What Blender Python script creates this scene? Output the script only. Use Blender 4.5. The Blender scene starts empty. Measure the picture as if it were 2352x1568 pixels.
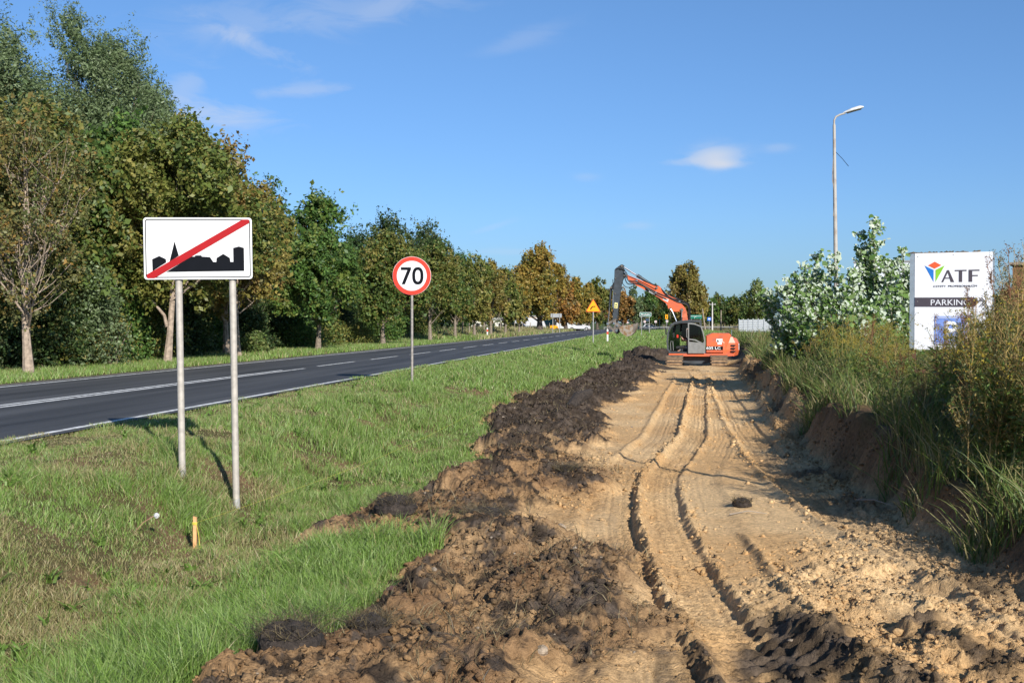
import bpy, math, random
import numpy as np
from mathutils import Vector, Matrix
R = math.radians
rng = np.random.default_rng(7)
random.seed(7)

# ------------------------------------------------------------------ camera, world, sun
SC = bpy.context.scene
COL = SC.collection
EYE = 1.5
F = 2600.0                      # focal length in units of a 2352-wide picture
YAW = math.atan(354 / F)
cd = bpy.data.cameras.new('camera'); cam = bpy.data.objects.new('camera', cd); COL.objects.link(cam)
cam.location = (0, 0, EYE)
cam.rotation_euler = (R(90) - math.atan(44 / F), 0, YAW)
cd.sensor_width = 36; cd.lens = F / 2352 * 36; cd.clip_start = 0.1; cd.clip_end = 6000
SC.camera = cam
SUN_EL, SUN_AZ = R(28), R(148)        # azimuth clockwise from +Y
sd = bpy.data.lights.new('sun', 'SUN'); sun = bpy.data.objects.new('sun', sd); COL.objects.link(sun)
sd.energy = 5.0; sd.angle = R(0.5); sd.color = (1, 0.955, 0.88)
sv = Vector((math.sin(SUN_AZ) * math.cos(SUN_EL), math.cos(SUN_AZ) * math.cos(SUN_EL), math.sin(SUN_EL)))
sun.rotation_euler = sv.to_track_quat('Z', 'Y').to_euler()
sun.location = (20, -30, 30)
SC.view_settings.view_transform = 'Standard'; SC.view_settings.look = 'None'
SC.view_settings.exposure = 0.46; SC.view_settings.gamma = 1

FW = (-math.sin(YAW), math.cos(YAW)); RT = (math.cos(YAW), math.sin(YAW))
def ray(px):
    t = (px - 1176) / F
    return FW[0] + t * RT[0], FW[1] + t * RT[1]
def P(px, d):                      # world x,y at picture column px and depth d
    a, b = ray(px); return a * d, b * d
def PX(px, X):                     # world x,y where column px meets the line x = X
    a, b = ray(px); return X, X * b / a
def G(px, py, z=-0.55):            # world x,y where the pixel meets the plane z
    return P(px, F * (EYE - z) / (py - 740.0))
def ZAT(py, d): return EYE + (740 - py) / F * d

world = bpy.data.worlds.new('World'); SC.world = world; world.use_nodes = True
nt = world.node_tree; N = nt.nodes; L = nt.links; N.clear()
out = N.new('ShaderNodeOutputWorld'); bg = N.new('ShaderNodeBackground'); sky = N.new('ShaderNodeTexSky')
sky.sky_type = 'NISHITA'; sky.sun_disc = False; sky.sun_elevation = SUN_EL; sky.sun_rotation = SUN_AZ
sky.altitude = 100; sky.air_density = 1.0; sky.dust_density = 0.4; sky.ozone_density = 2.2
def mth(op, a, b=None, c=None, clamp=False):
    n = N.new('ShaderNodeMath'); n.operation = op; n.use_clamp = clamp
    for i, v in enumerate((a, b, c)):
        if v is None: continue
        if hasattr(v, 'links'): L.new(v, n.inputs[i])
        else: n.inputs[i].default_value = v
    return n.outputs[0]
tc = N.new('ShaderNodeTexCoord'); sep = N.new('ShaderNodeSeparateXYZ'); L.new(tc.outputs['Generated'], sep.inputs[0])
az = mth('ARCTAN2', sep.outputs[0], sep.outputs[1]); el = mth('ARCSINE', sep.outputs[2])
cmb = N.new('ShaderNodeCombineXYZ'); L.new(mth('MULTIPLY', az, 9), cmb.inputs[0])
L.new(mth('MULTIPLY', el, 26), cmb.inputs[1])
nz = N.new('ShaderNodeTexNoise'); nz.inputs['Scale'].default_value = 1.6; nz.inputs['Detail'].default_value = 9; nz.inputs['Roughness'].default_value = .6
nz.inputs['Distortion'].default_value = .8
L.new(cmb.outputs[0], nz.inputs['Vector'])
def cloud(px, py, wx, wy, dens, thr, tilt=0.0):
    a, b = ray(px); a0 = math.atan2(a, b); e0 = math.atan((740 - py) / F / math.hypot(1, (px - 1176) / F))
    du = mth('SUBTRACT', az, a0); dv = mth('SUBTRACT', el, e0)
    if tilt: dv = mth('SUBTRACT', dv, mth('MULTIPLY', du, tilt))
    q = mth('ADD', mth('POWER', mth('ABSOLUTE', mth('DIVIDE', du, wx / F)), 2), mth('POWER', mth('ABSOLUTE', mth('DIVIDE', dv, wy / F)), 2))
    fall = mth('EXPONENT', mth('MULTIPLY', q, -1))
    m = mth('SUBTRACT', mth('ADD', nz.outputs['Fac'], mth('MULTIPLY', fall, .35)), thr)
    return mth('MULTIPLY', mth('MULTIPLY', mth('MULTIPLY', m, 5, clamp=True), fall), dens, clamp=True)
tot = None
for a in [(600, 110, 150, 30, .34, .66, -.35), (700, 210, 130, 18, .32, .64, .1), (500, 270, 170, 40, .5, .62, 0), (430, 200, 60, 40, .3, .6, .5), (700, 40, 400, 60, .22, .6, .15),
          (1640, 360, 60, 24, .85, .48, .05), (1560, 374, 60, 12, .3, .5, 0), (1660, 380, 40, 10, .6, .45, 0), (1785, 340, 45, 15, .22, .5, 0), (1345, 407, 30, 10, .16, .5, 0),
          (1460, 518, 40, 10, .2, .5, 0), (1130, 522, 50, 8, .14, .5, .3), (1170, 578, 90, 9, .15, .5, 0), (1200, 95, 110, 26, .16, .55, .3), (900, 15, 100, 30, .15, .55, .4)]:
    c = cloud(*a); tot = c if tot is None else mth('ADD', tot, c, clamp=True)
mix = N.new('ShaderNodeMix'); mix.data_type = 'RGBA'
tint = N.new('ShaderNodeMix'); tint.data_type = 'RGBA'; tint.blend_type = 'MULTIPLY'; tint.inputs[0].default_value = 1
L.new(sky.outputs[0], tint.inputs[6])
hr = N.new('ShaderNodeValToRGB'); L.new(mth('MULTIPLY', el, 2.0, clamp=True), hr.inputs[0])
hr.color_ramp.elements[0].position = 0; hr.color_ramp.elements[0].color = (.34, .50, .80, 1)
hr.color_ramp.elements[1].position = .7; hr.color_ramp.elements[1].color = (.56, .77, .99, 1)
e_ = hr.color_ramp.elements.new(.18); e_.color = (.43, .62, .93, 1)
sc_ = N.new('ShaderNodeVectorMath'); sc_.operation = 'SCALE'; L.new(hr.outputs[0], sc_.inputs[0]); sc_.inputs['Scale'].default_value = 1.25
L.new(sc_.outputs[0], tint.inputs[7])
L.new(tot, mix.inputs[0]); L.new(tint.outputs[2], mix.inputs[6]); mix.inputs[7].default_value = (5.8, 6.4, 7.6, 1)
L.new(mix.outputs[2], bg.inputs[0]); bg.inputs[1].default_value = 0.079
L.new(bg.outputs[0], out.inputs[0])

# ------------------------------------------------------------------ materials
MATS = {}
def mat(name, col, rough=.6, metal=0, var=.12, scale=8, bump=0, bscale=40, spec=.5, col2=None, thr=None, emit=None):
    if name in MATS: return MATS[name]
    m = bpy.data.materials.new(name); m.use_nodes = True; t = m.node_tree; n = t.nodes; l = t.links
    p = n['Principled BSDF']; p.inputs['Roughness'].default_value = rough; p.inputs['Metallic'].default_value = metal
    p.inputs['Specular IOR Level'].default_value = spec
    c = n.new('ShaderNodeTexCoord'); z = n.new('ShaderNodeTexNoise'); z.inputs['Scale'].default_value = scale; z.inputs['Detail'].default_value = 6
    l.new(c.outputs['Object'], z.inputs['Vector'])
    r = n.new('ShaderNodeValToRGB'); l.new(z.outputs['Fac'], r.inputs[0])
    a = col2 if col2 else tuple(x * (1 - var) for x in col); b = col if col2 else tuple(min(1, x * (1 + var)) for x in col)
    r.color_ramp.elements[0].position, r.color_ramp.elements[1].position = thr if thr else (.35, .65)
    r.color_ramp.elements[0].color = (*a, 1); r.color_ramp.elements[1].color = (*b, 1)
    l.new(r.outputs[0], p.inputs['Base Color'])
    if bump:
        z2 = n.new('ShaderNodeTexNoise'); z2.inputs['Scale'].default_value = bscale; z2.inputs['Detail'].default_value = 5
        l.new(c.outputs['Object'], z2.inputs['Vector'])
        bn = n.new('ShaderNodeBump'); bn.inputs['Strength'].default_value = bump; bn.inputs['Distance'].default_value = .02
        l.new(z2.outputs['Fac'], bn.inputs['Height']); l.new(bn.outputs[0], p.inputs['Normal'])
    MATS[name] = m; return m

def leafmat(name, trans=.35, back=None, rough=.5, bright=1.0):
    m = bpy.data.materials.new(name); m.use_nodes = True; t = m.node_tree; n = t.nodes; l = t.links
    o = n['Material Output']; p = n['Principled BSDF']; p.inputs['Roughness'].default_value = rough; p.inputs['Specular IOR Level'].default_value = .35
    a = n.new('ShaderNodeAttribute'); a.attribute_name = 'Col'; src = a.outputs['Color']
    if back:
        g = n.new('ShaderNodeNewGeometry'); mx = n.new('ShaderNodeMix'); mx.data_type = 'RGBA'
        l.new(g.outputs['Backfacing'], mx.inputs[0]); l.new(src, mx.inputs[6]); mx.inputs[7].default_value = (*back, 1); src = mx.outputs[2]
    l.new(src, p.inputs['Base Color'])
    tr = n.new('ShaderNodeBsdfTranslucent'); hs = n.new('ShaderNodeHueSaturation'); hs.inputs['Value'].default_value = 1.5 * bright; hs.inputs['Hue'].default_value = .49
    l.new(src, hs.inputs['Color']); l.new(hs.outputs[0], tr.inputs[0])
    ms = n.new('ShaderNodeMixShader'); ms.inputs[0].default_value = trans
    l.new(p.outputs[0], ms.inputs[1]); l.new(tr.outputs[0], ms.inputs[2]); l.new(ms.outputs[0], o.inputs[0])
    return m
LEAF = leafmat('leaf', .3, bright=.88); GRASSM = leafmat('grass_blade', .3, rough=.45); POPL = leafmat('poplar_leaf', .25, back=(.46, .52, .40)); WEEDM = leafmat('weed_leaf', .3)
BARK = mat('bark', (.20, .16, .12), .9, var=.35, scale=14, bump=.8, bscale=30)
BARKL = mat('pale_bark', (.31, .24, .18), .9, var=.3, scale=9, bump=.6, bscale=30)
BARKD = mat('dark_bark', (.09, .07, .055), .9, var=.35, scale=9, bump=.6, bscale=30)

# ------------------------------------------------------------------ mesh helpers
def fast_mesh(name, v, f, m=None, col=None, smooth=False, fmat=None):
    v = np.asarray(v, np.float32); f = np.asarray(f, np.int32); k = f.shape[1]
    me = bpy.data.meshes.new(name); me.vertices.add(len(v)); me.vertices.foreach_set('co', v.ravel())
    me.loops.add(f.size); me.loops.foreach_set('vertex_index', f.ravel())
    me.polygons.add(len(f)); me.polygons.foreach_set('loop_start', np.arange(0, f.size, k, dtype=np.int32))
    if smooth: me.polygons.foreach_set('use_smooth', np.ones(len(f), bool))
    if col is not None:
        a = me.attributes.new('Col', 'FLOAT_COLOR', 'POINT'); c = np.ones((len(v), 4), np.float32); c[:, :3] = col; a.data.foreach_set('color', c.ravel())
    me.update(calc_edges=True)
    if m: me.materials.append(m)
    return me
def link(name, me, parent=None, loc=None, rz=0):
    o = bpy.data.objects.new(name, me); COL.objects.link(o)
    if parent: o.parent = parent
    if loc: o.location = loc
    if rz: o.rotation_euler = (0, 0, rz)
    return o
def thing(name, label, cat, loc=(0, 0, 0), rz=0, group=None, sc=None):
    o = bpy.data.objects.new(name, None); COL.objects.link(o); o.empty_display_size = .2
    o.location = loc; o.rotation_euler = (0, 0, rz)
    if sc: o.scale = (sc, sc, sc)
    o['label'] = label; o['category'] = cat
    if group: o['group'] = group
    return o
def tag(o, label, cat, group=None, kind=None):
    o['label'] = label
    if cat: o['category'] = cat
    if group: o['group'] = group
    if kind: o['kind'] = kind
    return o
def struct(o, label=None):
    o['kind'] = 'structure'
    if label: o['label'] = label
    return o
def dup(root, loc=None, rz=None, label=None, group=None, sc=None):
    r = root.copy(); COL.objects.link(r)
    if loc is not None: r.location = loc
    if rz is not None: r.rotation_euler = (0, 0, rz)
    if sc: r.scale = (sc, sc, sc) if not isinstance(sc, tuple) else sc
    if label: r['label'] = label
    if group: r['group'] = group
    for ch in root.children:
        c = ch.copy(); COL.objects.link(c); c.parent = r
        for g in ch.children:
            d = g.copy(); COL.objects.link(d); d.parent = c
    return r

class MB:
    def __init__(s): s.v = []; s.f = []; s.m = []; s.cur = 0
    def add(s, vs, fs):
        b = len(s.v); s.v += [tuple(x) for x in vs]; s.f += [tuple(b + i for i in q) for q in fs]; s.m += [s.cur] * len(fs)
    def box(s, x0, x1, y0, y1, z0, z1, bev=0):
        if bev:
            b = min(bev, (x1 - x0) * .45, (z1 - z0) * .45, (y1 - y0) * .45); vs = []; 
            for (z, i) in ((z0, b), (z0 + b, 0), (z1 - b, 0), (z1, b)):
                for (x, y) in ((x0 + b + i, y0 + i), (x1 - b - i, y0 + i), (x1 - i, y0 + b + i), (x1 - i, y1 - b - i), (x1 - b - i, y1 - i), (x0 + b + i, y1 - i), (x0 + i, y1 - b - i), (x0 + i, y0 + b + i)):
                    vs.append((x, y, z))
            fs = [tuple(range(7, -1, -1)), tuple(range(24, 32))]
            for k in range(3):
                for j in range(8): fs.append((k * 8 + j, k * 8 + (j + 1) % 8, k * 8 + 8 + (j + 1) % 8, k * 8 + 8 + j))
            s.add(vs, fs); return s
        vs = [(x, y, z) for z in (z0, z1) for (x, y) in ((x0, y0), (x1, y0), (x1, y1), (x0, y1))]
        s.add(vs, [(3, 2, 1, 0), (4, 5, 6, 7), (0, 1, 5, 4), (1, 2, 6, 5), (2, 3, 7, 6), (3, 0, 4, 7)]); return s
    def prism(s, pts, y0, y1, bev=0):
        """pts = (x, z) outline, extruded along y; bev insets the two caps."""
        a = sum(pts[i][0] * pts[(i + 1) % len(pts)][1] - pts[(i + 1) % len(pts)][0] * pts[i][1] for i in range(len(pts)))
        if a < 0: pts = pts[::-1]
        n = len(pts); cx = sum(p[0] for p in pts) / n; cz = sum(p[1] for p in pts) / n
        def ring(y, b):
            r = []
            for x, z in pts:
                dx, dz = cx - x, cz - z; d = math.hypot(dx, dz) or 1; r.append((x + dx / d * b, y, z + dz / d * b))
            return r
        lv = [(y0, 0), (y1, 0)] if not bev else [(y0, bev), (y0 + bev, 0), (y1 - bev, 0), (y1, bev)]
        vs = [];
        for y, b in lv: vs += ring(y, b)
        fs = [tuple(range(n)), tuple(range(len(vs) - 1, len(vs) - n - 1, -1))]
        for k in range(len(lv) - 1):
            for j in range(n): fs.append((k * n + (j + 1) % n, k * n + j, k * n + n + j, k * n + n + (j + 1) % n))
        s.add(vs, fs); return s
    def tube(s, pts, rad, seg=8, cap=True):
        pts = [Vector(p) for p in pts]; n = len(pts)
        if not hasattr(rad, '__len__'): rad = [rad] * n
        vs = []; prev = None
        for i, p in enumerate(pts):
            d = (pts[min(i + 1, n - 1)] - pts[max(i - 1, 0)]).normalized()
            u = prev if prev is not None else (Vector((0, 0, 1)) if abs(d.z) < .9 else Vector((1, 0, 0)))
            u = (u - d * u.dot(d)).normalized(); w = d.cross(u); prev = u
            for j in range(seg):
                a = 2 * math.pi * j / seg; vs.append(p + (u * math.cos(a) + w * math.sin(a)) * rad[i])
        fs = [(i * seg + j, i * seg + (j + 1) % seg, (i + 1) * seg + (j + 1) % seg, (i + 1) * seg + j) for i in range(n - 1) for j in range(seg)]
        if cap: fs += [tuple(range(seg - 1, -1, -1)), tuple(range((n - 1) * seg, n * seg))]
        s.add(vs, fs); return s
    def build(s, name, m, parent=None, loc=None, rz=0, smooth=False):
        me = bpy.data.meshes.new(name); me.from_pydata(s.v, [], s.f); me.update()
        ms = m if isinstance(m, (list, tuple)) else [m]
        for x in ms: me.materials.append(x)
        if len(ms) > 1: me.polygons.foreach_set('material_index', s.m)
        if smooth:
            me.polygons.foreach_set('use_smooth', [True] * len(me.polygons))
            try: me.set_sharp_from_angle(angle=R(38))
            except Exception: pass
        return link(name, me, parent, loc, rz)

def text(name, s, m, parent, cx, cz, w, h, y, bold=0, depth=.004, shear=0, rot=0):
    """text fitted to a w x h box in the parent's local XZ plane, facing -Y"""
    cu = bpy.data.curves.new('t', 'FONT'); cu.body = s; cu.size = 1; cu.offset = bold; cu.shear = shear; cu.resolution_u = 3
    o = bpy.data.objects.new('t', cu); COL.objects.link(o); bpy.context.view_layer.update()
    me = bpy.data.meshes.new_from_object(o.evaluated_get(bpy.context.evaluated_depsgraph_get()))
    bpy.data.objects.remove(o); bpy.data.curves.remove(cu)
    co = np.empty(len(me.vertices) * 3, np.float32); me.vertices.foreach_get('co', co); co = co.reshape(-1, 3)
    lo, hi = co.min(0), co.max(0); x = (co[:, 0] - (lo[0] + hi[0]) / 2) / (hi[0] - lo[0]) * w; z = (co[:, 1] - (lo[1] + hi[1]) / 2) / (hi[1] - lo[1]) * h
    c_, s_ = math.cos(rot), math.sin(rot)
    nv = np.stack([cx + x * c_ - z * s_, np.full(len(x), y), cz + x * s_ + z * c_], 1).astype(np.float32)
    me.vertices.foreach_set('co', nv.ravel()); me.materials.clear(); me.materials.append(m); me.name = name; me.update()
    o = link(name, me, parent)
    so = o.modifiers.new('s', 'SOLIDIFY'); so.thickness = depth; so.offset = 0
    return o

# ------------------------------------------------------------------ noise
def _h(ix, iy, s):
    n = (ix.astype(np.int64) * 374761393 + iy.astype(np.int64) * 668265263 + s * 974711) & 0xffffffff
    n = ((n ^ (n >> 13)) * 1274126177) & 0xffffffff
    return ((n ^ (n >> 16)) & 0xffff) / 65535.0
def vn(x, y, s=0):
    ix = np.floor(x); iy = np.floor(y); fx = x - ix; fy = y - iy; fx = fx * fx * (3 - 2 * fx); fy = fy * fy * (3 - 2 * fy)
    a = _h(ix, iy, s); b = _h(ix + 1, iy, s); c = _h(ix, iy + 1, s); d = _h(ix + 1, iy + 1, s)
    return (a + (b - a) * fx) * (1 - fy) + (c + (d - c) * fx) * fy
def fbm(x, y, o=4, s=0, g=.5):
    r = 0; a = 1; t = 0
    for i in range(o): r = r + a * vn(x * 2 ** i + i * 17.3, y * 2 ** i - i * 9.1, s + i); t += a; a *= g
    return r / t
def worley(x, y, s=0):
    """distance-like clods: returns rounded bumps 0..1"""
    ix = np.floor(x); iy = np.floor(y); best = np.full(x.shape, 9.0)
    for dx in (-1, 0, 1):
        for dy in (-1, 0, 1):
            cx = ix + dx + .15 + .7 * _h(ix + dx, iy + dy, s); cy = iy + dy + .15 + .7 * _h(ix + dx, iy + dy, s + 5)
            r = .45 + .5 * _h(ix + dx, iy + dy, s + 9)
            best = np.minimum(best, ((x - cx) ** 2 + (y - cy) ** 2) / r ** 2)
    return np.sqrt(np.clip(1 - best, 0, 1))
def ss(a, b, x): t = np.clip((x - a) / (b - a), 0, 1); return t * t * (3 - 2 * t)

# ------------------------------------------------------------------ terrain
def curve(px, z=-.55):
    q = sorted((G(a, b, z)[::-1] for a, b in px)); ys = np.array([p[0] for p in q]); xs = np.array([p[1] for p in q])
    return lambda y: np.interp(y, ys, xs)
xl_f = lambda y: np.interp(y, [3, 5.5, 7, 8.6, 9.6, 10.1, 10.8, 12.2, 13.5, 15.5, 18, 20.6, 24, 27, 33, 45, 56, 80, 110], [-3.4, -2.75, -2.3, -2.1, -1.95, -2.2, -3.6, -3.3, -2.7, -2.6, -2.9, -3.3, -3.75, -3.75, -3.4, -2.9, -2.5, -2.4, -2.3])
xb_f = lambda y: np.interp(y, [3, 6, 8.5, 11, 13, 17, 20, 26, 33, 44, 56, 90], [2.5, 2.55, 2.6, 2.35, 2.2, 2.15, 2.3, 2.6, 2.9, 3.2, 4.3, 4.4])
R1 = curve([(1592, 868), (1577, 930), (1562, 1000), (1520, 1050), (1476, 1092), (1470, 1130), (1474, 1200), (1500, 1290), (1534, 1370), (1580, 1450), (1650, 1568)])
RC = curve([(1648, 865), (1668, 910), (1700, 970), (1750, 1040), (1830, 1120), (1960, 1210), (2140, 1300), (2352, 1400)])
RD = curve([(1700, 868), (1740, 930), (1780, 1000), (1835, 1062), (1930, 1140), (2050, 1210), (2200, 1285), (2352, 1350)])
NEARP = ([-60, -16.2, -15.3, -8.0, -6.4, -5.7, -5.3, -4.8, -4.35, -3.9, -3.3, -2.6, -1.5], [-.1, -.02, -.03, -.02, -.07, -.20, -.40, -.76, -.8, -.82, -.7, -.58, -.5])
FARP = ([-60, -16.2, -15.3, -8.0, -6.2, -5.2, -4.3, -3.5, -2.6, -1.5], [-.1, -.02, -.03, -.02, 0, -.04, -.16, -.34, -.45, -.5])

def rgt_(x, xb): return ss(1.2, 1.8, x - xb)
def edge_noise(y, s, k=1.3): return (fbm(y * k, y * 0 + s, 4, int(s)) - .5)
def zones(x, y):
    xl = xl_f(y) + edge_noise(y, 3) * .7 + (fbm(x * 3, y * 3, 3, 40) - .5) * .5
    xb = xb_f(y) + edge_noise(y, 8, .8) * .5
    far = 1 - ss(75, 95, y)                      # the works stop beyond the digger
    inside = ss(-.12, .12, x - xl) * (1 - ss(.25, .5, x - xb)) * far
    return xl, xb, inside, far
def H(x, y, fine=True, col=False):
    x = np.asarray(x, float); y = np.asarray(y, float)
    xl, xb, ins, far = zones(x, y)
    kn = 1 - ss(14, 26, y)
    base = np.interp(x, *NEARP) * kn + np.interp(x, *FARP) * (1 - kn)
    verge = (fbm(x * .9, y * .9, 4, 3) - .5) * .26 * ss(-8, -6, x) + (fbm(x * 5, y * 5, 3, 4) - .5) * .05 * ss(-8, -7, x)
    # right-hand bank
    top = np.interp(y, [4, 8, 10, 12.5, 15, 17.5, 20, 30, 60], [-.25, -.15, -.08, .10, .30, .28, .05, -.05, .05]) + (fbm(x * .7, y * .7, 3, 21) - .5) * .2
    wn = (fbm(x * 1.2 + 9, y * 1.7, 4, 22) - .5)
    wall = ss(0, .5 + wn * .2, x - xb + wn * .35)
    floor = -.55 + 0 * x
    zt = floor * (1 - wall) + top * wall
    # left windrow of turned topsoil
    dl = x - xl
    wn_ = np.interp(y, [5, 10, 16, 24, 45, 60], [.5, .3, 0, .7, .9, .3]); wr = ss(0, .25, dl) * (1 - ss(1.0, 1.9, dl - wn_ + (fbm(x, y * .8, 3, 31) - .5) * 1.3))
    hum = fbm(x * 1.5 + 4, y * 1.1, 4, 33)
    pile = wr * (.02 + .17 * ss(.38, .8, hum)) * np.interp(y, [5, 9, 14, 30, 60], [.55, .8, 1.0, 1.1, 1.2])
    wx = x + (fbm(x * 6, y * 6, 3, 7) - .5) * .22; wy = y + (fbm(x * 6, y * 6, 3, 8) - .5) * .22
    clod = worley(wx * 7, wy * 7, 1) * .055 + worley(wx * 15 + .5, wy * 15, 2) * .032 + worley(wx * 3.1, wy * 3.1, 3) * .05 * ss(.42, .5, hum) + (fbm(x * 16, y * 16, 4, 6, .8) - .5) * .11
    rough = np.clip(wr + .22 * (1 - ss(1.6, 2.9, dl + (hum - .5) * 1.6)), 0, 1) * ins
    # clods in the near right of the sand
    cr = np.exp(-(((x - 1.35) / .75) ** 2 + ((y - 8.4) / 1.9) ** 2) ** 2) + .9 * np.exp(-(((x - 1.9) / .55) ** 2 + ((y - 6.6) / 1.2) ** 2) ** 2)
    cr = np.clip(cr * ss(.3, .6, fbm(x * 2.2, y * 2.2, 3, 50)) * 1.5, 0, 1)
    rwall = np.exp(-((x - xb + .15) / .35) ** 2) * far
    rough_r = np.clip(cr * .9 + .6 * rwall + .8 * wall, 0, 1)
    # a lumpy berm of spoil along the foot of the bank
    berm = np.exp(-((x - xb - .05 + edge_noise(y, 12, .9) * .5) / .28) ** 2) * ss(19, 23, y) * far * (.25 + .7 * ss(.3, .7, fbm(x * .9, y * .9, 3, 61))) * .55
    # ruts
    r = np.zeros_like(x); w1 = (vn(y * .6, y * 0, 71) - .5) * .04 + (vn(y * 6, y * 0, 77) - .5) * .012; cn = (fbm(x * 20, y * 20, 3, 78) - .5); s = x - R1(y) - w1
    fade = 1 - ss(36, 50, y)
    amp = .75 + .5 * vn(y * 3, y * 0 + 3, 72)
    r += .075 * np.exp(-np.abs(s + cn * .05) / .045) * np.clip(1.25 - np.exp(-np.abs(s) / .02) * .3, 0, 1) * (amp + cn * 1.7) * fade
    A = ss(-.62, -.54, s) * (1 - ss(-.1, -.03, s)); B = ss(.03, .1, s) * (1 - ss(.42, .48, s))
    r -= (.035 * A + .045 * B) * fade
    r += (.036 + cn * .09) * np.exp(-np.abs(s - .52 + cn * .05) / .035) * ss(.35, .6, vn(y * 1.7, y * 0, 73) + .2) * fade
    r += .06 * np.exp(-((s - .92 + (vn(y * 1.3, y * 0, 75) - .5) * .15) / .05) ** 2) * ss(7, 7.6, y) * (1 - ss(10.5, 11.5, y))
    r += .05 * np.exp(-((s + .66) / .06) ** 2) * (.4 + vn(y * 2, y * 0, 74)) * fade
    for off in (-.45, -.33, -.2, .16, .27, .36): r -= .010 * np.exp(-((s - off) / .012) ** 2) * fade
    tread = np.clip(np.sin(2 * np.pi * (y + .25 * np.abs(s - .3)) / .115) * 2, -1, 1)
    r += .017 * tread * B * (s > .1) * (.4 + .8 * ss(.35, .6, vn(x * 3, y * 1.2, 76)))
    tA = np.clip(np.sin(2 * np.pi * (y - .3 * s) / .085) * 2, -1, 1)
    r += .013 * tA * ss(-.24, -.2, s) * (1 - ss(-.06, -.02, s)) * fade
    fl_ = (fbm(x * 5, y * .35, 2, 91) - .35) * ss(-.7, -.55, s) * (1 - ss(1.1, 1.4, s))
    r += .006 * np.sin(2 * np.pi * (s + .004 * np.sin(y * 1.7)) / .078) * np.clip((fl_ - .15) * 4, 0, 1) * fade
    r -= (.03 * np.exp(-((s + .085) / .035) ** 2) + .018 * np.exp(-((s - .46) / .03) ** 2)) * fade * ss(5, 7, y) * (.5 + .5 * ss(24, 16, y))
    sc = x - RC(y) - w1; r += .005 * np.sin(2 * np.pi * sc / .085) * ss(-.5, -.3, sc) * (1 - ss(.7, .9, sc)) * np.clip((fbm(x * 5, y * .3, 2, 92) - .35) * 3, 0, 1) * fade
    Ct = ss(-.28, -.2, sc) * (1 - ss(.24, .3, sc))
    r -= .045 * Ct * fade; r += .009 * np.clip(np.sin(2 * np.pi * (y + .3 * np.abs(sc)) / .13) * 2, -1, 1) * Ct
    r += .045 * np.exp(-((sc + .33) / .05) ** 2) * fade
    for off in (-.12, .02, .14): r -= .012 * np.exp(-((sc - off) / .014) ** 2) * fade
    sD = x - RD(y) - w1; r += .10 * np.exp(-np.abs(sD - .08 + cn * .08) / .07) * (amp + cn * .9) * fade
    r -= .03 * ss(.12, .2, sD) * (1 - ss(.6, .7, sD)) * fade
    # lug pattern of the digger's belt in the near black mud
    lug = np.exp(-(((x - .72) / .36) ** 2 + ((y - 6.3) / 1.7) ** 2) ** 3)
    chev = np.clip(np.sin(2 * np.pi * (y + .55 * np.abs(x - .72 - .04 * y)) / .17) * 2.2, -1, 1)
    r += lug * (.022 * chev * ss(.02, .06, np.abs(x - .47 - .04 * y)) - .03)
    # torn black ridges beside it
    br = np.exp(-((x - 1.22 + (y - 6.5) * .35 + (vn(y * 3, y * 0, 80) - .5) * .25) / .13) ** 2) * np.exp(-((y - 6.4) / 1.3) ** 4)
    br2 = np.exp(-((x - 1.85 + (y - 6.6) * .30 + (vn(y * 3, y * 0, 81) - .5) * .25) / .15) ** 2) * np.exp(-((y - 6.7) / 1.1) ** 4)
    r += (br * .13 + br2 * .11) * (.15 + 1.3 * fbm(x * 9, y * 9, 4, 82, .7))
    # slab step across the sand
    r += .03 * ss(.9, 1.05, s) * (1 - ss(1.9, 2.1, s + (vn(y * .8, y * 0, 90) - .5) * .6)) * fade
    inner = (1 - np.clip(rough * 1.6, 0, 1)) * (1 - ss(-.25, .05, x - xb)) * ss(.6, 1.1, dl)
    sandn = (fbm(x * 1.3, y * .5, 3, 15) - .5) * .05 + (fbm(x * 9, y * 9, 3, 16) - .5) * .014
    crack = np.abs(fbm(x * 4, y * 1.5, 3, 17) - .5); sandn = sandn - .012 * (crack < .012)
    z_in = zt + pile + clod * (rough + rough_r) + r * inner + sandn * ins + berm * (.7 + worley(x * 2.6, y * 2.6, 14) * .6)
    # the digger stands in a shallow hollow
    z_in = z_in - .30 * np.exp(-(((x - 1.7) / 2.0) ** 2 + ((y - 57.4) / 2.6) ** 2) ** 2)
    # dark heaps behind and beside the digger
    for hx, hy, hr, hh in ((4.9, 54, 1.5, .35), (6.2, 60, 2.0, .45), (-1.2, 64, 1.5, .4), (1.5, 70, 2.2, .5), (-.8, 50, 1.2, .15), (4.4, 46, .9, .35)):
        z_in = z_in + hh * np.exp(-(((x - hx) / hr) ** 2 + ((y - hy) / hr) ** 2)) * (.75 + .5 * fbm(x * 2, y * 2, 3, 18))
    z_right = top + (fbm(x * 3, y * 3, 3, 19) - .5) * .08
    isl = ss(-.12, .12, dl)
    bare = np.exp(-(((x - 3.7) / 1.1) ** 2 + ((y - 16.6) / 1.3) ** 2) ** 2)
    rgt = ss(.3, .7, x - xb)
    z = (base + verge) * (1 - isl) + (z_in * (1 - rgt) + z_right * rgt) * isl
    pl = -.08 + (fbm(x * .05, y * .05, 3, 23) - .5) * .1
    kf = np.maximum(np.maximum(ss(80, 105, y), ss(14, 30, x)), ss(-2, -6, y) * 0)
    keep = 1 - kf
    z = np.where(x < -7.9, base + verge * .3 * (np.abs(x + 11.6) > 4.2), z * keep + np.where(x < -2.5, base, pl) * kf)
    z = z + ss(200, 260, y) * (-.12 - .2)
    if not col: return z
    dark = np.clip(wr * 1.5, 0, 1) * np.interp(y, [5, 9, 13, 18, 22, 60], [.36, .38, .50, .66, .95, .95])
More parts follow.
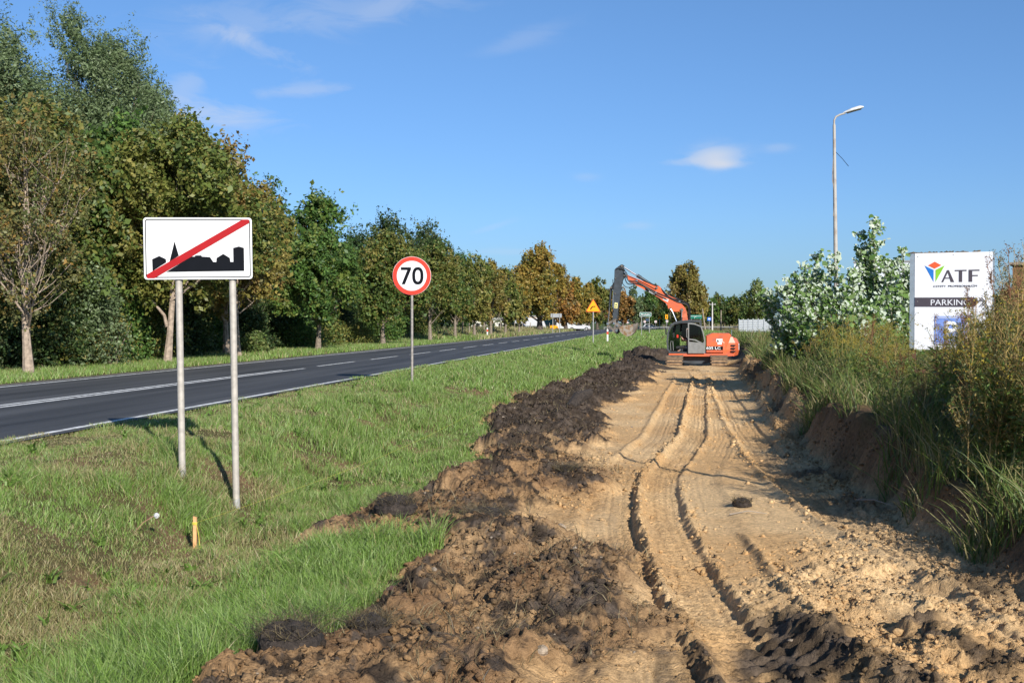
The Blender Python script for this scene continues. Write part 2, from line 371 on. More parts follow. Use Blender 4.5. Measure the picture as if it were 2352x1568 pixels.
    dark = ss(.38, .64, dark * .8 + (fbm(x * 4.2, y * 4.2, 6, 35, .78) - .5) * 1.9 * np.interp(y, [5, 20, 30], [1, .8, .35]) + .11)
    dark = dark * np.clip(wr * 3, 0, 1)
    dark = np.maximum(dark, np.clip(lug * 1.3, 0, 1) * ss(.3, .5, fbm(x * 4, y * 4, 4, 36) + .12)); dn = ss(.4, .55, fbm(x * 5, y * 5, 4, 83)); dark = np.maximum(dark, np.clip(br * 2.4, 0, 1) * (.75 + .25 * dn)); dark = np.maximum(dark, np.clip(br2 * 1.8, 0, 1) * (.3 + .6 * dn)); rl = np.exp(-((x - R1(y) + .72) / .07) ** 2) * (1 - ss(8, 9.5, y)) + np.exp(-((x - R1(y)) / .09) ** 2) * (1 - ss(7, 8, y)); dark = np.maximum(dark, rl * dn)
    mudA = np.exp(-(((x - R1(y) + .05) / .5) ** 2 + ((y - 6.6) / 1.7) ** 2) ** 2) * ss(.45, .62, fbm(x * 5, y * 1.6, 4, 37)) * .6
    dark = np.maximum(dark, mudA)
    for hx, hy, hr in ((4.6, 53.5, 2.2), (5.6, 58, 2.4), (-1.2, 62, 2.4), (1.5, 68, 3.4), (-.8, 50, 1.6)): dark = np.maximum(dark, ss(.25, .5, np.exp(-(((x - hx) / hr) ** 2 + ((y - hy) / hr) ** 2))))
    dark = np.maximum(dark, ss(.5, .75, fbm(x * 1.4, y * 1.1, 4, 39)) * rwall * .8)
    dark = np.maximum(dark, ss(58, 66, y) * isl)
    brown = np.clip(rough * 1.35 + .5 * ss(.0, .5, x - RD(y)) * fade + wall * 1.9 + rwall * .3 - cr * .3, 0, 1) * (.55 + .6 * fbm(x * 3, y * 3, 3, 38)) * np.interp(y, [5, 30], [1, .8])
    c = np.zeros(x.shape + (3,)); sand = np.array((.64, .395, .18)); brn = np.array((.225, .130, .065)); blk = np.array((.034, .027, .022))
    sand2 = np.array((.72, .49, .255)); k = ss(.35, .7, fbm(x * 1.1, y * .6, 4, 41))[..., None]
    c = sand * (1 - k) + sand2 * k
    wet = ss(.45, .7, fbm(x * 2 + 5, y * .35, 4, 43))[..., None] * (A + B + Ct)[..., None] * .35
    c = c * (1 - wet) + np.array((.33, .20, .10)) * wet
    b = np.clip(brown, 0, 1)[..., None]; c = c * (1 - b) + brn * b
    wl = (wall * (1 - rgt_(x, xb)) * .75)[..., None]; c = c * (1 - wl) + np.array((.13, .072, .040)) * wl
    d = dark[..., None] * .93; bl_ = blk * (1 + 1.6 * ss(.45, .7, fbm(x * 8, y * 8, 3, 47)))[..., None]; c = c * (1 - d) + bl_ * d
    gr = np.array((.10, .085, .035)); 
    g = (1 - np.clip(ins + bare * .9, 0, 1))[..., None]
    dirt = np.array((.19, .12, .065)); kk = ss(.5, .68, fbm(x * 1.7, y * 1.7, 4, 44))[..., None]
    gcol = gr * (1 - kk) + dirt * kk
    fargreen = np.array((.075, .10, .03)); ff = ss(28, 60, y)[..., None]; gcol = gcol * (1 - ff) + fargreen * ff
    grav = (ss(-16.25, -16.05, x + (fbm(x * 2, y * .5, 3, 46) - .5) * .5) * (x < -14.9))[..., None]
    gcol = gcol * (1 - grav) + np.array((.20, .19, .175)) * grav
    field = (ss(110, 150, y) * ss(-3, 3, x))[..., None]; gcol = gcol * (1 - field) + np.array((.24, .20, .08)) * field
    c = c * (1 - g) + gcol * g
    return z, c, ins

def axis(segs):
    a = []
    for x0, x1, st in segs: a += list(np.arange(x0, x1 - 1e-6, st))
    a.append(segs[-1][1]); return np.array(a)
xs = np.concatenate([-np.geomspace(2500, 30, 26)[:-1], axis([(-30, -16.6, 1), (-16.6, -8.2, .35), (-8.2, -3.9, .09), (-3.9, 3.6, .017), (3.6, 6, .06), (6, 14, .25), (14, 30, 1)]), np.geomspace(30, 2500, 26)[1:]])
yn = [-60, -30, -15, -8, -4, -1, 1, 2.5, 3.5]; y_ = 4.2
while y_ < 75: yn.append(y_); y_ += max(.013, .0032 * y_)
while y_ < 3500: yn.append(y_); y_ *= 1.035
ys = np.array(yn)
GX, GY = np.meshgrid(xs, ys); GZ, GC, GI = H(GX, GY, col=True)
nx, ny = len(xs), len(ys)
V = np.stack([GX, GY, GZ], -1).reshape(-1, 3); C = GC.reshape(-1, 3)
ii = (np.arange(ny - 1)[:, None] * nx + np.arange(nx - 1)[None]).ravel()
Fq = np.stack([ii, ii + 1, ii + nx + 1, ii + nx], 1)
soil = (GI.reshape(-1)[Fq].mean(1) > .5)
m = bpy.data.materials.new('soil'); m.use_nodes = True; t = m.node_tree; n = t.nodes; l = t.links; p = n['Principled BSDF']
p.inputs['Roughness'].default_value = .95; p.inputs['Specular IOR Level'].default_value = .15
a = n.new('ShaderNodeAttribute'); a.attribute_name = 'Col'; tcn = n.new('ShaderNodeTexCoord')
z1 = n.new('ShaderNodeTexNoise'); z1.inputs['Scale'].default_value = 22; z1.inputs['Detail'].default_value = 8; z1.inputs['Roughness'].default_value = .7; l.new(tcn.outputs['Object'], z1.inputs['Vector'])
mr = n.new('ShaderNodeMapRange'); mr.inputs[1].default_value = .3; mr.inputs[2].default_value = .7; mr.inputs[3].default_value = .55; mr.inputs[4].default_value = 1.35; l.new(z1.outputs['Fac'], mr.inputs[0])
mx = n.new('ShaderNodeVectorMath'); mx.operation = 'SCALE'; l.new(a.outputs['Color'], mx.inputs[0]); l.new(mr.outputs[0], mx.inputs['Scale']); l.new(mx.outputs[0], p.inputs['Base Color'])
z2 = n.new('ShaderNodeTexNoise'); z2.inputs['Scale'].default_value = 55; z2.inputs['Detail'].default_value = 7; z2.inputs['Roughness'].default_value = .65; l.new(tcn.outputs['Object'], z2.inputs['Vector'])
bn = n.new('ShaderNodeBump'); bn.inputs['Strength'].default_value = 1.0; bn.inputs['Distance'].default_value = .03; l.new(z2.outputs['Fac'], bn.inputs['Height']); l.new(bn.outputs[0], p.inputs['Normal'])
SOIL = m
def sub(name, mask):
    f = Fq[mask]; used = np.unique(f); idx = np.zeros(len(V), np.int64); idx[used] = np.arange(len(used))
    return link(name, fast_mesh(name, V[used], idx[f], SOIL, C[used], smooth=True))
struct(sub('dirt_track', soil), 'dug strip of yellow sand and dark topsoil with tyre ruts beside the road')
struct(sub('ground', ~soil), 'flat ground of grass and earth reaching to the horizon')
def hz(x, y): return float(H(np.array([x]), np.array([y]))[0])

# ------------------------------------------------------------------ road
def road_pt(s):       # s = distance along; straight to Y=205, then bends right
    if s < 205: return (-11.6, s, 0.0)
    Rr = 210.0; th = (s - 205) / Rr; tm = R(80)
    if th < tm: return (-11.6 + Rr * (1 - math.cos(th)), 205 + Rr * math.sin(th), th)
    e = (th - tm) * Rr
    return (-11.6 + Rr * (1 - math.cos(tm)) + e * math.sin(tm), 205 + Rr * math.sin(tm) + e * math.cos(tm), tm)
def strip(b, s0, s1, o0, o1, z, st=4.0):
    k = max(1, int(math.ceil((s1 - s0) / st))); vs = []
    for i in range(k + 1):
        x, y, th = road_pt(s0 + (s1 - s0) * i / k)
        for o in (o0, o1): vs.append((x + o * math.cos(th), y - o * math.sin(th), z))
    b.add(vs, [(2 * i, 2 * i + 1, 2 * i + 3, 2 * i + 2) for i in range(k)])
# asphalt
m = bpy.data.materials.new('asphalt'); m.use_nodes = True; t = m.node_tree; n = t.nodes; l = t.links; p = n['Principled BSDF']
p.inputs['Roughness'].default_value = .72; p.inputs['Specular IOR Level'].default_value = .35; tcn = n.new('ShaderNodeTexCoord')
mp = n.new('ShaderNodeMapping'); mp.inputs['Scale'].default_value = (1.1, .05, 1); l.new(tcn.outputs['Object'], mp.inputs[0])
za = n.new('ShaderNodeTexNoise'); za.inputs['Scale'].default_value = 1.6; za.inputs['Detail'].default_value = 5; l.new(mp.outputs[0], za.inputs['Vector'])
zb = n.new('ShaderNodeTexNoise'); zb.inputs['Scale'].default_value = 90; zb.inputs['Detail'].default_value = 3; l.new(tcn.outputs['Object'], zb.inputs['Vector'])
ad = n.new('ShaderNodeMath'); ad.operation = 'MULTIPLY_ADD'; l.new(zb.outputs['Fac'], ad.inputs[0]); ad.inputs[1].default_value = .5; l.new(za.outputs['Fac'], ad.inputs[2])
rp = n.new('ShaderNodeValToRGB'); l.new(ad.outputs[0], rp.inputs[0]); rp.color_ramp.elements[0].position = .5; rp.color_ramp.elements[1].position = 1.0
rp.color_ramp.elements[0].color = (.024, .025, .027, 1); rp.color_ramp.elements[1].color = (.085, .086, .088, 1); l.new(rp.outputs[0], p.inputs['Base Color'])
bn = n.new('ShaderNodeBump'); bn.inputs['Strength'].default_value = .5; bn.inputs['Distance'].default_value = .006; l.new(zb.outputs['Fac'], bn.inputs['Height']); l.new(bn.outputs[0], p.inputs['Normal'])
ASPH = m
b = MB(); strip(b, -60, 620, -3.75, 3.62, .02); struct(b.build('road', ASPH), 'two lane asphalt road running past the works and bending right')
PAINT = mat('road_paint', (.74, .74, .72), .7, var=.2, scale=7, col2=(.30, .30, .29), thr=(.36, .50))
b = MB(); strip(b, -60, 600, 3.35, 3.47, .026); strip(b, -60, 600, -3.47, -3.35, .026)
strip(b, -60, 33.6, -.19, -.07, .026); strip(b, -60, 35.0, .07, .19, .026)
s = 36.8
while s < 420:
    strip(b, s, s + 4.5, -.06, .06, .026); s += 6.9
struct(b.build('road_markings', PAINT), 'white edge lines, double centre line and dashes on the asphalt')

# ------------------------------------------------------------------ grass (uncountable)
def blades(name, x, y, h, w, col, lean=.45, label='', m=GRASSM, segs=2, z=None, flat=None):
    n_ = len(x); z = np.maximum(H(x, y), np.where(x < -7.95, .0, -9)) if z is None else z; a = rng.uniform(0, 2 * np.pi, n_); ca, sa = np.cos(a), np.sin(a)
    ld = rng.uniform(0, 2 * np.pi, n_) if flat is None else flat + rng.normal(0, .7, n_)
    lx, ly = np.cos(ld), np.sin(ld); q = np.abs(rng.normal(lean, lean * .5, n_)) * h
    rows = []
    ts = [0, .45, .8][:segs] if segs == 3 else [0, .55]
    for t_ in ts:
        ww = w * (1 - t_ * .45); cx = x + lx * q * t_ ** 2; cy = y + ly * q * t_ ** 2; cz = z - .01 + h * t_ * (1 - .15 * t_)
        rows.append(np.stack([cx - ca * ww, cy - sa * ww, cz], 1)); rows.append(np.stack([cx + ca * ww, cy + sa * ww, cz], 1))
    rows.append(np.stack([x + lx * q, y + ly * q, z + h * (1 - .25 * np.minimum(1, q / h))], 1))
    K = len(rows); v = np.stack(rows, 1).reshape(-1, 3); base = np.arange(n_) * K
    tri = []
    for i in range(len(ts) - 1):
        o = 2 * i; tri += [(o, o + 1, o + 3), (o, o + 3, o + 2)]
    o = 2 * (len(ts) - 1); tri.append((o, o + 1, o + 2))
    f = np.concatenate([base[:, None] + np.array(q_)[None] for q_ in tri])
    return fast_mesh(name, v, f, m, np.repeat(col, K, 0))
def inview(x, y, mrg=120):
    xc = x * RT[0] + y * RT[1]; zc = x * FW[0] + y * FW[1]; px = 1176 + F * xc / np.maximum(zc, .1)
    return (zc > 3.2) & (px > -mrg) & (px < 2352 + mrg)
def pick(pal, n_, wts=None, jit=.22):
    pal = np.array(pal); i = rng.choice(len(pal), n_, p=None if wts is None else np.array(wts) / sum(wts)); c = pal[i] * rng.uniform(1 - jit, 1 + jit, (n_, 1)); return c
GP = [(.16, .26, .045), (.21, .32, .075), (.12, .20, .04), (.28, .36, .13), (.34, .30, .14), (.40, .34, .19)]
def gcolors(x, y, dry):
    n_ = len(x); g = pick(GP[:4], n_); d = pick([(.33, .28, .13), (.42, .35, .19), (.23, .19, .09), (.24, .25, .09)], n_)
    k = (rng.uniform(0, 1, n_) < dry)[:, None]; return np.where(k, d, g)
def grass_band(y0, y1, dens, h, w, xr=(-8.24, 1), segs=3):
    A_ = (xr[1] - xr[0]) * (y1 - y0); n_ = int(A_ * dens); x = rng.uniform(*xr, n_); y = rng.uniform(y0, y1, n_)
    k = inview(x, y, 160); x, y = x[k], y[k]
    xl, xb, ins, far = zones(x, y); cl = fbm(x * 2.2, y * 2.2, 3, 101)
    k = (ins < .35 + .3 * (rng.uniform(0, 1, len(x)) < .12)) & (rng.uniform(0, 1, len(x)) < .3 + 1.2 * cl)
    x, y, cl, xl = x[k], y[k], cl[k], xl[k]
    short = ss(-5.9, -7.4, x) if False else 1 - ss(-7.6, -5.6, x)
    dryp = .10 + .30 * short * (1 - .7 * ss(20, 35, y)) + .55 * ss(.54, .7, fbm(x * .8, y * .8, 3, 102)) * (1 - .7 * ss(14, 24, y)) + .75 * np.exp(-(((x + 4.3) / .8) ** 2 + ((y - 9.8) / 3.0) ** 2)) * ss(.3, .55, fbm(x * 2.5, y * 2.5, 3, 106))
    tall = fbm(x * 1.3, y * 1.3, 3, 103); near_foot = np.exp(-((x + 2.9) / .9) ** 2) * (1 - ss(9, 13, y))
    tuft = ss(.5, .72, fbm(x * 3.6, y * 3.6, 3, 105)); hh = h * (.35 + .9 * ss(.35, .75, tall) + .9 * tuft * (x > -7) + .7 * near_foot) * (1 - .5 * short) * rng.uniform(.5, 1.25, len(x))
    hh *= np.where(fbm(x * .8, y * .8, 3, 102) > .62, .6, 1) * (1 - .45 * np.exp(-(((x + 4.3) / .8) ** 2 + ((y - 9.8) / 3.0) ** 2)))
    col = gcolors(x, y, np.clip(dryp * (1 - .8 * near_foot), 0, .9))
    return blades('grass', x, y, hh, w * rng.uniform(.6, 1.3, len(x)), col, .55, segs=segs)
def merge_obj(name, mes, label, cat='grass'):
    vs, fs, cs, o = [], [], [], 0
    for me in mes:
        v = np.empty(len(me.vertices) * 3, np.float32); me.vertices.foreach_get('co', v); f = np.empty(len(me.loops), np.int32); me.loops.foreach_get('vertex_index', f)
        c = np.empty(len(me.vertices) * 4, np.float32); me.attributes['Col'].data.foreach_get('color', c)
        vs.append(v.reshape(-1, 3)); fs.append(f.reshape(-1, 3) + o); cs.append(c.reshape(-1, 4)[:, :3]); o += len(me.vertices); mm = me.materials[0]
    o = link(name, fast_mesh(name, np.concatenate(vs), np.concatenate(fs), mm, np.concatenate(cs)))
    for me in mes: bpy.data.meshes.remove(me)
    return tag(o, label, cat, kind='stuff')
mes = [grass_band(4.6, 9, 5200, .15, .0028), grass_band(9, 15, 3300, .15, .0034, (-8.24, -.5)), grass_band(15, 26, 1600, .14, .005, (-8.24, -.5), 2), grass_band(26, 48, 700, .15, .010, (-8.24, -1.5), 2),
       grass_band(48, 95, 260, .18, .020, (-8.05, 4), 2), grass_band(95, 200, 50, .25, .05, (-8.1, 8), 2)]
merge_obj('grass', mes, 'green verge grass with dry patches between the road and the dug strip')
# far verge under the trees
def far_grass():
    r_ = []
    for y0, y1, d, h, w, x0 in ((18, 45, 240, .20, .010, -24), (45, 90, 110, .24, .018, -26), (90, 210, 30, .45, .05, -30)):
        n_ = int((y1 - y0) * (-16.1 - x0) * d); x = rng.uniform(x0, -16.1, n_); y = rng.uniform(y0, y1, n_); k = inview(x, y, 60); x, y = x[k], y[k]
        dry = .15 + .6 * ss(80, 130, y) + .5 * ss(-18.3, -19.5, x) * (rng.uniform(0, 1, len(x)) < .5)
        hh = h * rng.uniform(.4, 1.2, len(x)) * (1 + 1.2 * ss(-18.5, -20, x) * ss(60, 110, y)); r_.append(blades('g', x, y, hh, w, gcolors(x, y, dry), .5))
    return r_
merge_obj('verge_grass', far_grass(), 'green grass on the far side of the road below the trees')

n_ = 420; hx_ = rng.uniform(-7.6, -2.6, n_); hy_ = 5 + 24 * rng.uniform(0, 1, n_) ** 1.5; zi = zones(hx_, hy_)[2]; ok_ = (zi < .3) & inview(hx_, hy_, 50) & (fbm(hx_ * 1.1, hy_ * 1.1, 3, 141) > .48); hx_, hy_ = hx_[ok_], hy_[ok_]
HM = []
for a_, b_ in zip(hx_, hy_):
    k_ = int(rng.integers(7, 14)); hh_ = rng.uniform(.06, .14, k_); HM.append(blades('r', a_ + rng.normal(0, .02, k_), b_ + rng.normal(0, .02, k_), hh_, .014 * rng.uniform(.6, 1.2, k_), pick([(.12, .21, .035), (.17, .27, .06), (.10, .16, .03)], k_), 1.1, segs=3, z=H(np.full(k_, a_), np.full(k_, b_)) + .03))
merge_obj('verge_herbs', HM, 'broad leaved dandelions and plantains growing in the verge grass', 'herbs')
def pxof(x, y): return 1176 + F * (x * RT[0] + y * RT[1]) / np.maximum(x * FW[0] + y * FW[1], .1)
# soil crumbs and stones: uncountable
def clods(name, x, y, r, col, m, label, cat):
    ico = [(0, 0, 1), (.89, 0, .45), (.28, .85, .45), (-.72, .53, .45), (-.72, -.53, .45), (.28, -.85, .45), (.72, .53, -.45), (-.28, .85, -.45), (-.89, 0, -.45), (-.28, -.85, -.45), (.72, -.53, -.45), (0, 0, -1)]
    fi = [(0, 1, 2), (0, 2, 3), (0, 3, 4), (0, 4, 5), (0, 5, 1), (1, 6, 2), (2, 7, 3), (3, 8, 4), (4, 9, 5), (5, 10, 1), (6, 7, 2), (7, 8, 3), (8, 9, 4), (9, 10, 5), (10, 6, 1), (11, 7, 6), (11, 8, 7), (11, 9, 8), (11, 10, 9), (11, 6, 10)]
    ico = np.array(ico); fi = np.array(fi); n_ = len(x); j = rng.uniform(.35, 1.4, (n_, 12, 1)) * rng.uniform(.6, 1.35, (n_, 1, 3)); v = ico[None] * j * r[:, None, None]; v[:, :, 2] *= .8
    v[:, :, 0] += x[:, None]; v[:, :, 1] += y[:, None]; v[:, :, 2] += (H(x, y) + r * .25)[:, None]
    f = (np.arange(n_) * 12)[:, None, None] + fi[None]; me = fast_mesh(name, v.reshape(-1, 3), f.reshape(-1, 3), m, np.repeat(col, 12, 0), smooth=False)
    return tag(link(name, me), label, cat, kind='stuff')
n_ = 230000; x = rng.uniform(-3.6, 3.4, n_); y = 4.6 + 38 * rng.uniform(0, 1, n_) ** 1.7
xl, xb, ins, far = zones(x, y); z, c, _ = H(x, y, col=True); dl = x - xl
near = ((1 - ss(.9, 2.6, dl)) * .8 + .02 + .8 * np.exp(-(((x - 1.4) / .7) ** 2 + ((y - 8.2) / 2.2) ** 2) ** 2) + .7 * ss(-.5, -.1, x - xb) + .5 * np.exp(-np.abs(x - R1(y)) / .06) + .35 * np.exp(-np.abs(x - R1(y) - .54) / .05) + .5 * np.exp(-np.abs(x - RC(y) + .33) / .06) + .6 * np.exp(-np.abs(x - RD(y) - .1) / .08)) * ss(.30, .55, fbm(x * 2.5, y * 2.5, 3, 111))
k = inview(x, y) & (ins > .6) & (rng.uniform(0, 1, n_) < near * 1.2)
x, y, c = x[k], y[k], c[k]
r_ = np.clip(rng.lognormal(-5.15, .65, len(x)), .0025, .03) * (1 + y * .03); big = (rng.uniform(0, 1, len(x)) < .007) & (x - xl[k] < 1.9); r_[big] = rng.uniform(.022, .05, big.sum())
cc = c * rng.uniform(.7, 1.15, (len(x), 1)); st = rng.uniform(0, 1, len(x)) < .006; cc[st] = np.array((.36, .29, .22))
clods('soil_crumbs', x, y, r_, cc, SOIL, 'loose crumbs and clods of earth strewn over the dug strip', 'soil')
# roots and dead grass torn out with the topsoil
n_ = 42000; x = rng.uniform(-4, 3, n_); y = 4.8 + 30 * rng.uniform(0, 1, n_) ** 1.6; xl, xb, ins, far = zones(x, y)
k = inview(x, y) & (ins > .4) & (x - xl < 1.9) & (fbm(x * 2.6, y * 2.6, 3, 121) > .52); x, y = x[k], y[k]
me = blades('torn_roots', x, y, rng.uniform(.03, .15, len(x)), .0022 * (1 + y * .05), pick([(.12, .09, .05), (.06, .045, .03), (.30, .24, .13), (.17, .14, .07)], len(x)), 1.6)
tag(link('torn_roots', me), 'dead grass and roots sticking out of the turned topsoil', 'roots', kind='stuff')
#@@PART2
# ------------------------------------------------------------------ trees
def leaf_cards(c, size, col, up=.35, asp=.62, m=None, outward=None):
    n_ = len(c); nrm = rng.normal(0, 1, (n_, 3)); nrm[:, 2] += up
    if outward is not None: nrm += outward * .9
    nrm /= np.linalg.norm(nrm, axis=1)[:, None]; t_ = rng.normal(0, 1, (n_, 3)); t_ -= nrm * (t_ * nrm).sum(1)[:, None]; t_ /= np.linalg.norm(t_, axis=1)[:, None]
    b_ = np.cross(nrm, t_); s_ = size if np.ndim(size) else np.full(n_, size); s_ = s_[:, None]
    v = np.stack([c - t_ * s_, c - b_ * s_ * asp, c + t_ * s_, c + b_ * s_ * asp], 1).reshape(-1, 3)
    f = np.arange(n_ * 4).reshape(-1, 4); return v, f, np.repeat(col, 4, 0)
PAL = {
 'thin': ([(.20, .16, .05), (.15, .15, .05), (.28, .17, .045), (.12, .14, .045)], [4, 4, 2, 4]),
 'green': ([(.070, .135, .028), (.095, .175, .035), (.050, .10, .024), (.15, .19, .04)], [4, 3, 2, 2]),
 'olive': ([(.16, .17, .038), (.115, .15, .03), (.24, .215, .055), (.075, .11, .024)], [4, 3, 3, 2]),
 'gold': ([(.29, .205, .04), (.23, .195, .04), (.34, .225, .05), (.15, .155, .035)], [4, 3, 2, 2]),
 'rust': ([(.30, .15, .035), (.24, .14, .04), (.36, .20, .045), (.19, .15, .05)], [4, 3, 2, 3]),
 'brownmaple': ([(.20, .135, .04), (.25, .20, .045), (.14, .125, .03), (.28, .25, .07)], [3, 3, 3, 3]),
 'willow': ([(.15, .20, .09), (.12, .17, .07), (.20, .25, .13), (.085, .125, .05)], [4, 3, 2, 2]),
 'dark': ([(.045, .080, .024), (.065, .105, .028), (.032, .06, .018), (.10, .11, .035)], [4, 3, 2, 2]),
 'mixed': ([(.095, .14, .03), (.16, .165, .038), (.065, .11, .026), (.22, .19, .05)], [4, 3, 2, 2]),
 'birch': ([(.14, .19, .055), (.10, .15, .04), (.20, .22, .07)], [4, 3, 2]),
}
def make_tree(name, label, x, y, h, cr, cb, pal, seed, nl=26000, ls=.075, bark=None, trunk_r=.13, lean=(0, 0), fork=None, group=None, lobes=26, sparse=1.0, spike=.5, limbs=7, shape=1.0, z0=None, branchy=0, asp=.62, rag=.5):
    """h total height, cr crown radius, cb crown base height"""
    g = np.random.default_rng(seed); z0 = hz(x, y) - .05 if z0 is None else z0
    t_ = thing(name, label, 'tree', (x, y, z0), 0, group)
    ch = h - cb; cz = cb + ch * .46; lc = []; cs_ = (cr / 3) ** .6; nl = int(nl * 1.25)
    for i in range(lobes):
        a = g.uniform(0, 2 * math.pi); u = g.uniform(-.95, 1.0); w = math.sqrt(max(0, 1 - abs(u) ** (2.2 if u < 0 else 1.7 * shape)))
        rr = cr * w * g.uniform(.45, .92 + .30 * rag); lc.append((math.cos(a) * rr + lean[0] * (u + 1) * .5, math.sin(a) * rr + lean[1] * (u + 1) * .5, cz + u * ch * .43, g.uniform(.26, .42) * (cr * .62 + ch * .16) * (1.1 - .45 * max(u, 0))))
    for q_ in (.9, .78, .64, .48): lc.append((lean[0] * q_ + g.normal(0, .12) * cr, lean[1] * q_, cb + ch * q_, (cr * .6 + ch * .16) * (.30 + .35 * (1 - q_))))
    lc = np.array(lc); lc[:, 2] = np.minimum(lc[:, 2], h - lc[:, 3] * .9)
    # trunk and limbs
    b = MB(); tp = []; jx, jy = g.uniform(-.15, .15, 2)
    for k in range(7):
        q = k / 6; tp.append((jx * math.sin(q * 3) + lean[0] * q * .7, jy * math.sin(q * 4) + lean[1] * q * .7, q * (h * .78)))
    b.tube(tp, [trunk_r * (1.35 if k == 0 else 1) * (1 - k / 6) ** .8 + .012 for k in range(7)], 8)
    if fork:
        for fx, fz, tx, tz, r_ in fork: b.tube([(0, 0, fz), (fx * .5, .1, fz + (tz - fz) * .3), (tx, .1, tz)], [r_, r_ * .8, r_ * .4], 7)
    order = g.permutation(len(lc))[:limbs * 2 + 3]
    ends = []
    for j, k in enumerate(order):
        L_ = lc[k]; zs = min(max(cb * .8, L_[2] - g.uniform(.25, .5) * ch), h * .6); q = zs / (h * .78); px_, py_ = lean[0] * q * .7, lean[1] * q * .7
        mid = ((px_ + L_[0]) / 2 + g.uniform(-.2, .2), (py_ + L_[1]) / 2, zs + (L_[2] - zs) * .4); r0 = trunk_r * .45 * (1 - q * .6)
        b.tube([(px_, py_, zs), mid, tuple(L_[:3])], [r0, r0 * .6, r0 * .22], 5, False)
        for e in range(3 + branchy * 3):
            d = g.normal(0, 1, 3); d[2] = abs(d[2]) + .4; d /= np.linalg.norm(d); s_ = np.array(mid) * (1 - e / 8) + np.array(L_[:3]) * (e / 8)
            b.tube([tuple(s_), tuple(s_ + d * L_[3] * .8), tuple(s_ + d * L_[3] * 1.6 + np.array((0, 0, .2)))], [r0 * .35, r0 * .2, .008], 4, False)
    b.build('trunk', bark or BARK, t_, smooth=True)
    # leaves: many twigs, each a little spray of leaves
    nt_ = max(60, int(nl / 16)); k = g.choice(len(lc), nt_, p=lc[:, 3] ** 2 / (lc[:, 3] ** 2).sum()); d = g.normal(0, 1, (nt_, 3)); d[:, 2] += .25; d /= np.linalg.norm(d, axis=1)[:, None]
    rad = lc[k, 3] * (g.uniform(.2, 1.05, nt_) ** .5) * (1 + .9 * spike * (g.uniform(0, 1, nt_) ** 5)); tw = lc[k, :3] + d * rad[:, None] * np.array((1, 1, 1.15))
    per = g.integers(4, 30, nt_); idx = np.repeat(np.arange(nt_), per); nn = len(idx)
    along = g.uniform(-1, 1, nn); sl = .30 * (cr / 3) ** .5; dirv = d[idx] * .6 + np.array((0, 0, .55)); sl = sl * 1.25; c = tw[idx] + dirv * (along * sl)[:, None] + g.normal(0, sl * .32, (nn, 3))
    p_, w_ = PAL[pal]; p_ = np.array(p_); w_ = np.array(w_, float); tint_ = g.choice(len(p_), nt_, p=w_ / w_.sum()); lf = g.choice(len(p_), nn, p=w_ / w_.sum())
    lobt = g.choice(len(p_), len(lc), p=w_ / w_.sum()); u_ = g.uniform(0, 1, nn); ci = np.where(u_ < .45, lobt[k][idx], np.where(u_ < .85, tint_[idx], lf)); col = p_[ci] * g.uniform(.85, 1.15, (nn, 1)) * g.uniform(.8, 1.2, (nt_, 1))[idx]
    hol = vn(c[:, 0] * 1.5 / cs_ + c[:, 2] * .5, c[:, 2] * 1.4 / cs_ + c[:, 1] * .9, seed) * .6 + vn(c[:, 0] * 3.1 / cs_ + 9, c[:, 2] * 3 / cs_ + c[:, 1] * 1.7, seed + 3) * .4; ok = (c[:, 2] > cb * .55) & (hol + g.normal(0, .03, nn) > .37); c, col, o_ = c[ok], col[ok], d[idx][ok]
    v, f, cc = leaf_cards(c, ls * g.lognormal(-.08, .35, len(c)), col, outward=o_, asp=asp)
    link('crown', fast_mesh('crown', v, f, LEAF, cc), t_); return t_
def tree_px(name, label, px, X, top, bot, hw, pal, seed, Y=None, **k):
    x, y = PX(px, X) if Y is None else (ray(px)[0] / ray(px)[1] * Y, Y)
    zc = x * FW[0] + y * FW[1]; z = hz(x, y); h = ZAT(top, zc) - z; cb = max(.3, ZAT(bot, zc) - z)
    return make_tree(name, label, x, y, h, hw / F * zc, cb, pal, seed, **k)
XR = -17.8
GR = 'roadside trees along the far edge of the road'
tree_px('maple_tree', 'thin sparse tree with orange brown leaves and forked pale trunk at left edge', 66, XR, 235, 715, 140, 'thin', 1, nl=15000, ls=.046, bark=BARKL, trunk_r=.12, rag=.9, limbs=9, lobes=34, fork=[(-.35, 1.3, -.9, 3.0, .075)], group=GR, spike=.9, branchy=1)
tree_px('maple_tree', 'big olive brown maple with a forked trunk behind the end of town sign', 384, XR, 285, 650, 165, 'olive', 2, nl=60000, ls=.08, rag=1.0, bark=BARKL, trunk_r=.12, fork=[(-.3, 1.4, -1.0, 2.8, .07)], group=GR, lean=(.6, 0))
tree_px('maple_tree', 'brown leaved maple rising behind the right edge of the town sign', 520, XR - 1.5, 325, 720, 100, 'brownmaple', 3, nl=26000, ls=.085, rag=1.2, bark=BARKL, group=GR, spike=.9)
tree_px('maple_tree', 'small rusty tree with thin bare trunk just right of the town sign poles', 550, XR + .3, 500, 690, 75, 'brownmaple', 4, nl=17000, ls=.075, bark=BARKL, trunk_r=.08, group=GR)
tree_px('maple_tree', 'mid green tree with a reddish trunk standing left of the 70 sign', 730, XR, 535, 735, 88, 'green', 5, nl=26000, ls=.08, group=GR)
tree_px('maple_tree', 'green maple with a leaning trunk close to the left of the 70 sign', 880, XR, 540, 730, 90, 'mixed', 6, nl=28000, ls=.085, group=GR)
tree_px('maple_tree', 'dark green maple right behind the 70 sign', 988, XR, 560, 735, 66, 'mixed', 7, nl=22000, ls=.09, group=GR)
tree_px('maple_tree', 'olive tree just right of the 70 sign', 1045, XR, 590, 738, 46, 'mixed', 8, nl=16000, ls=.09, group=GR)
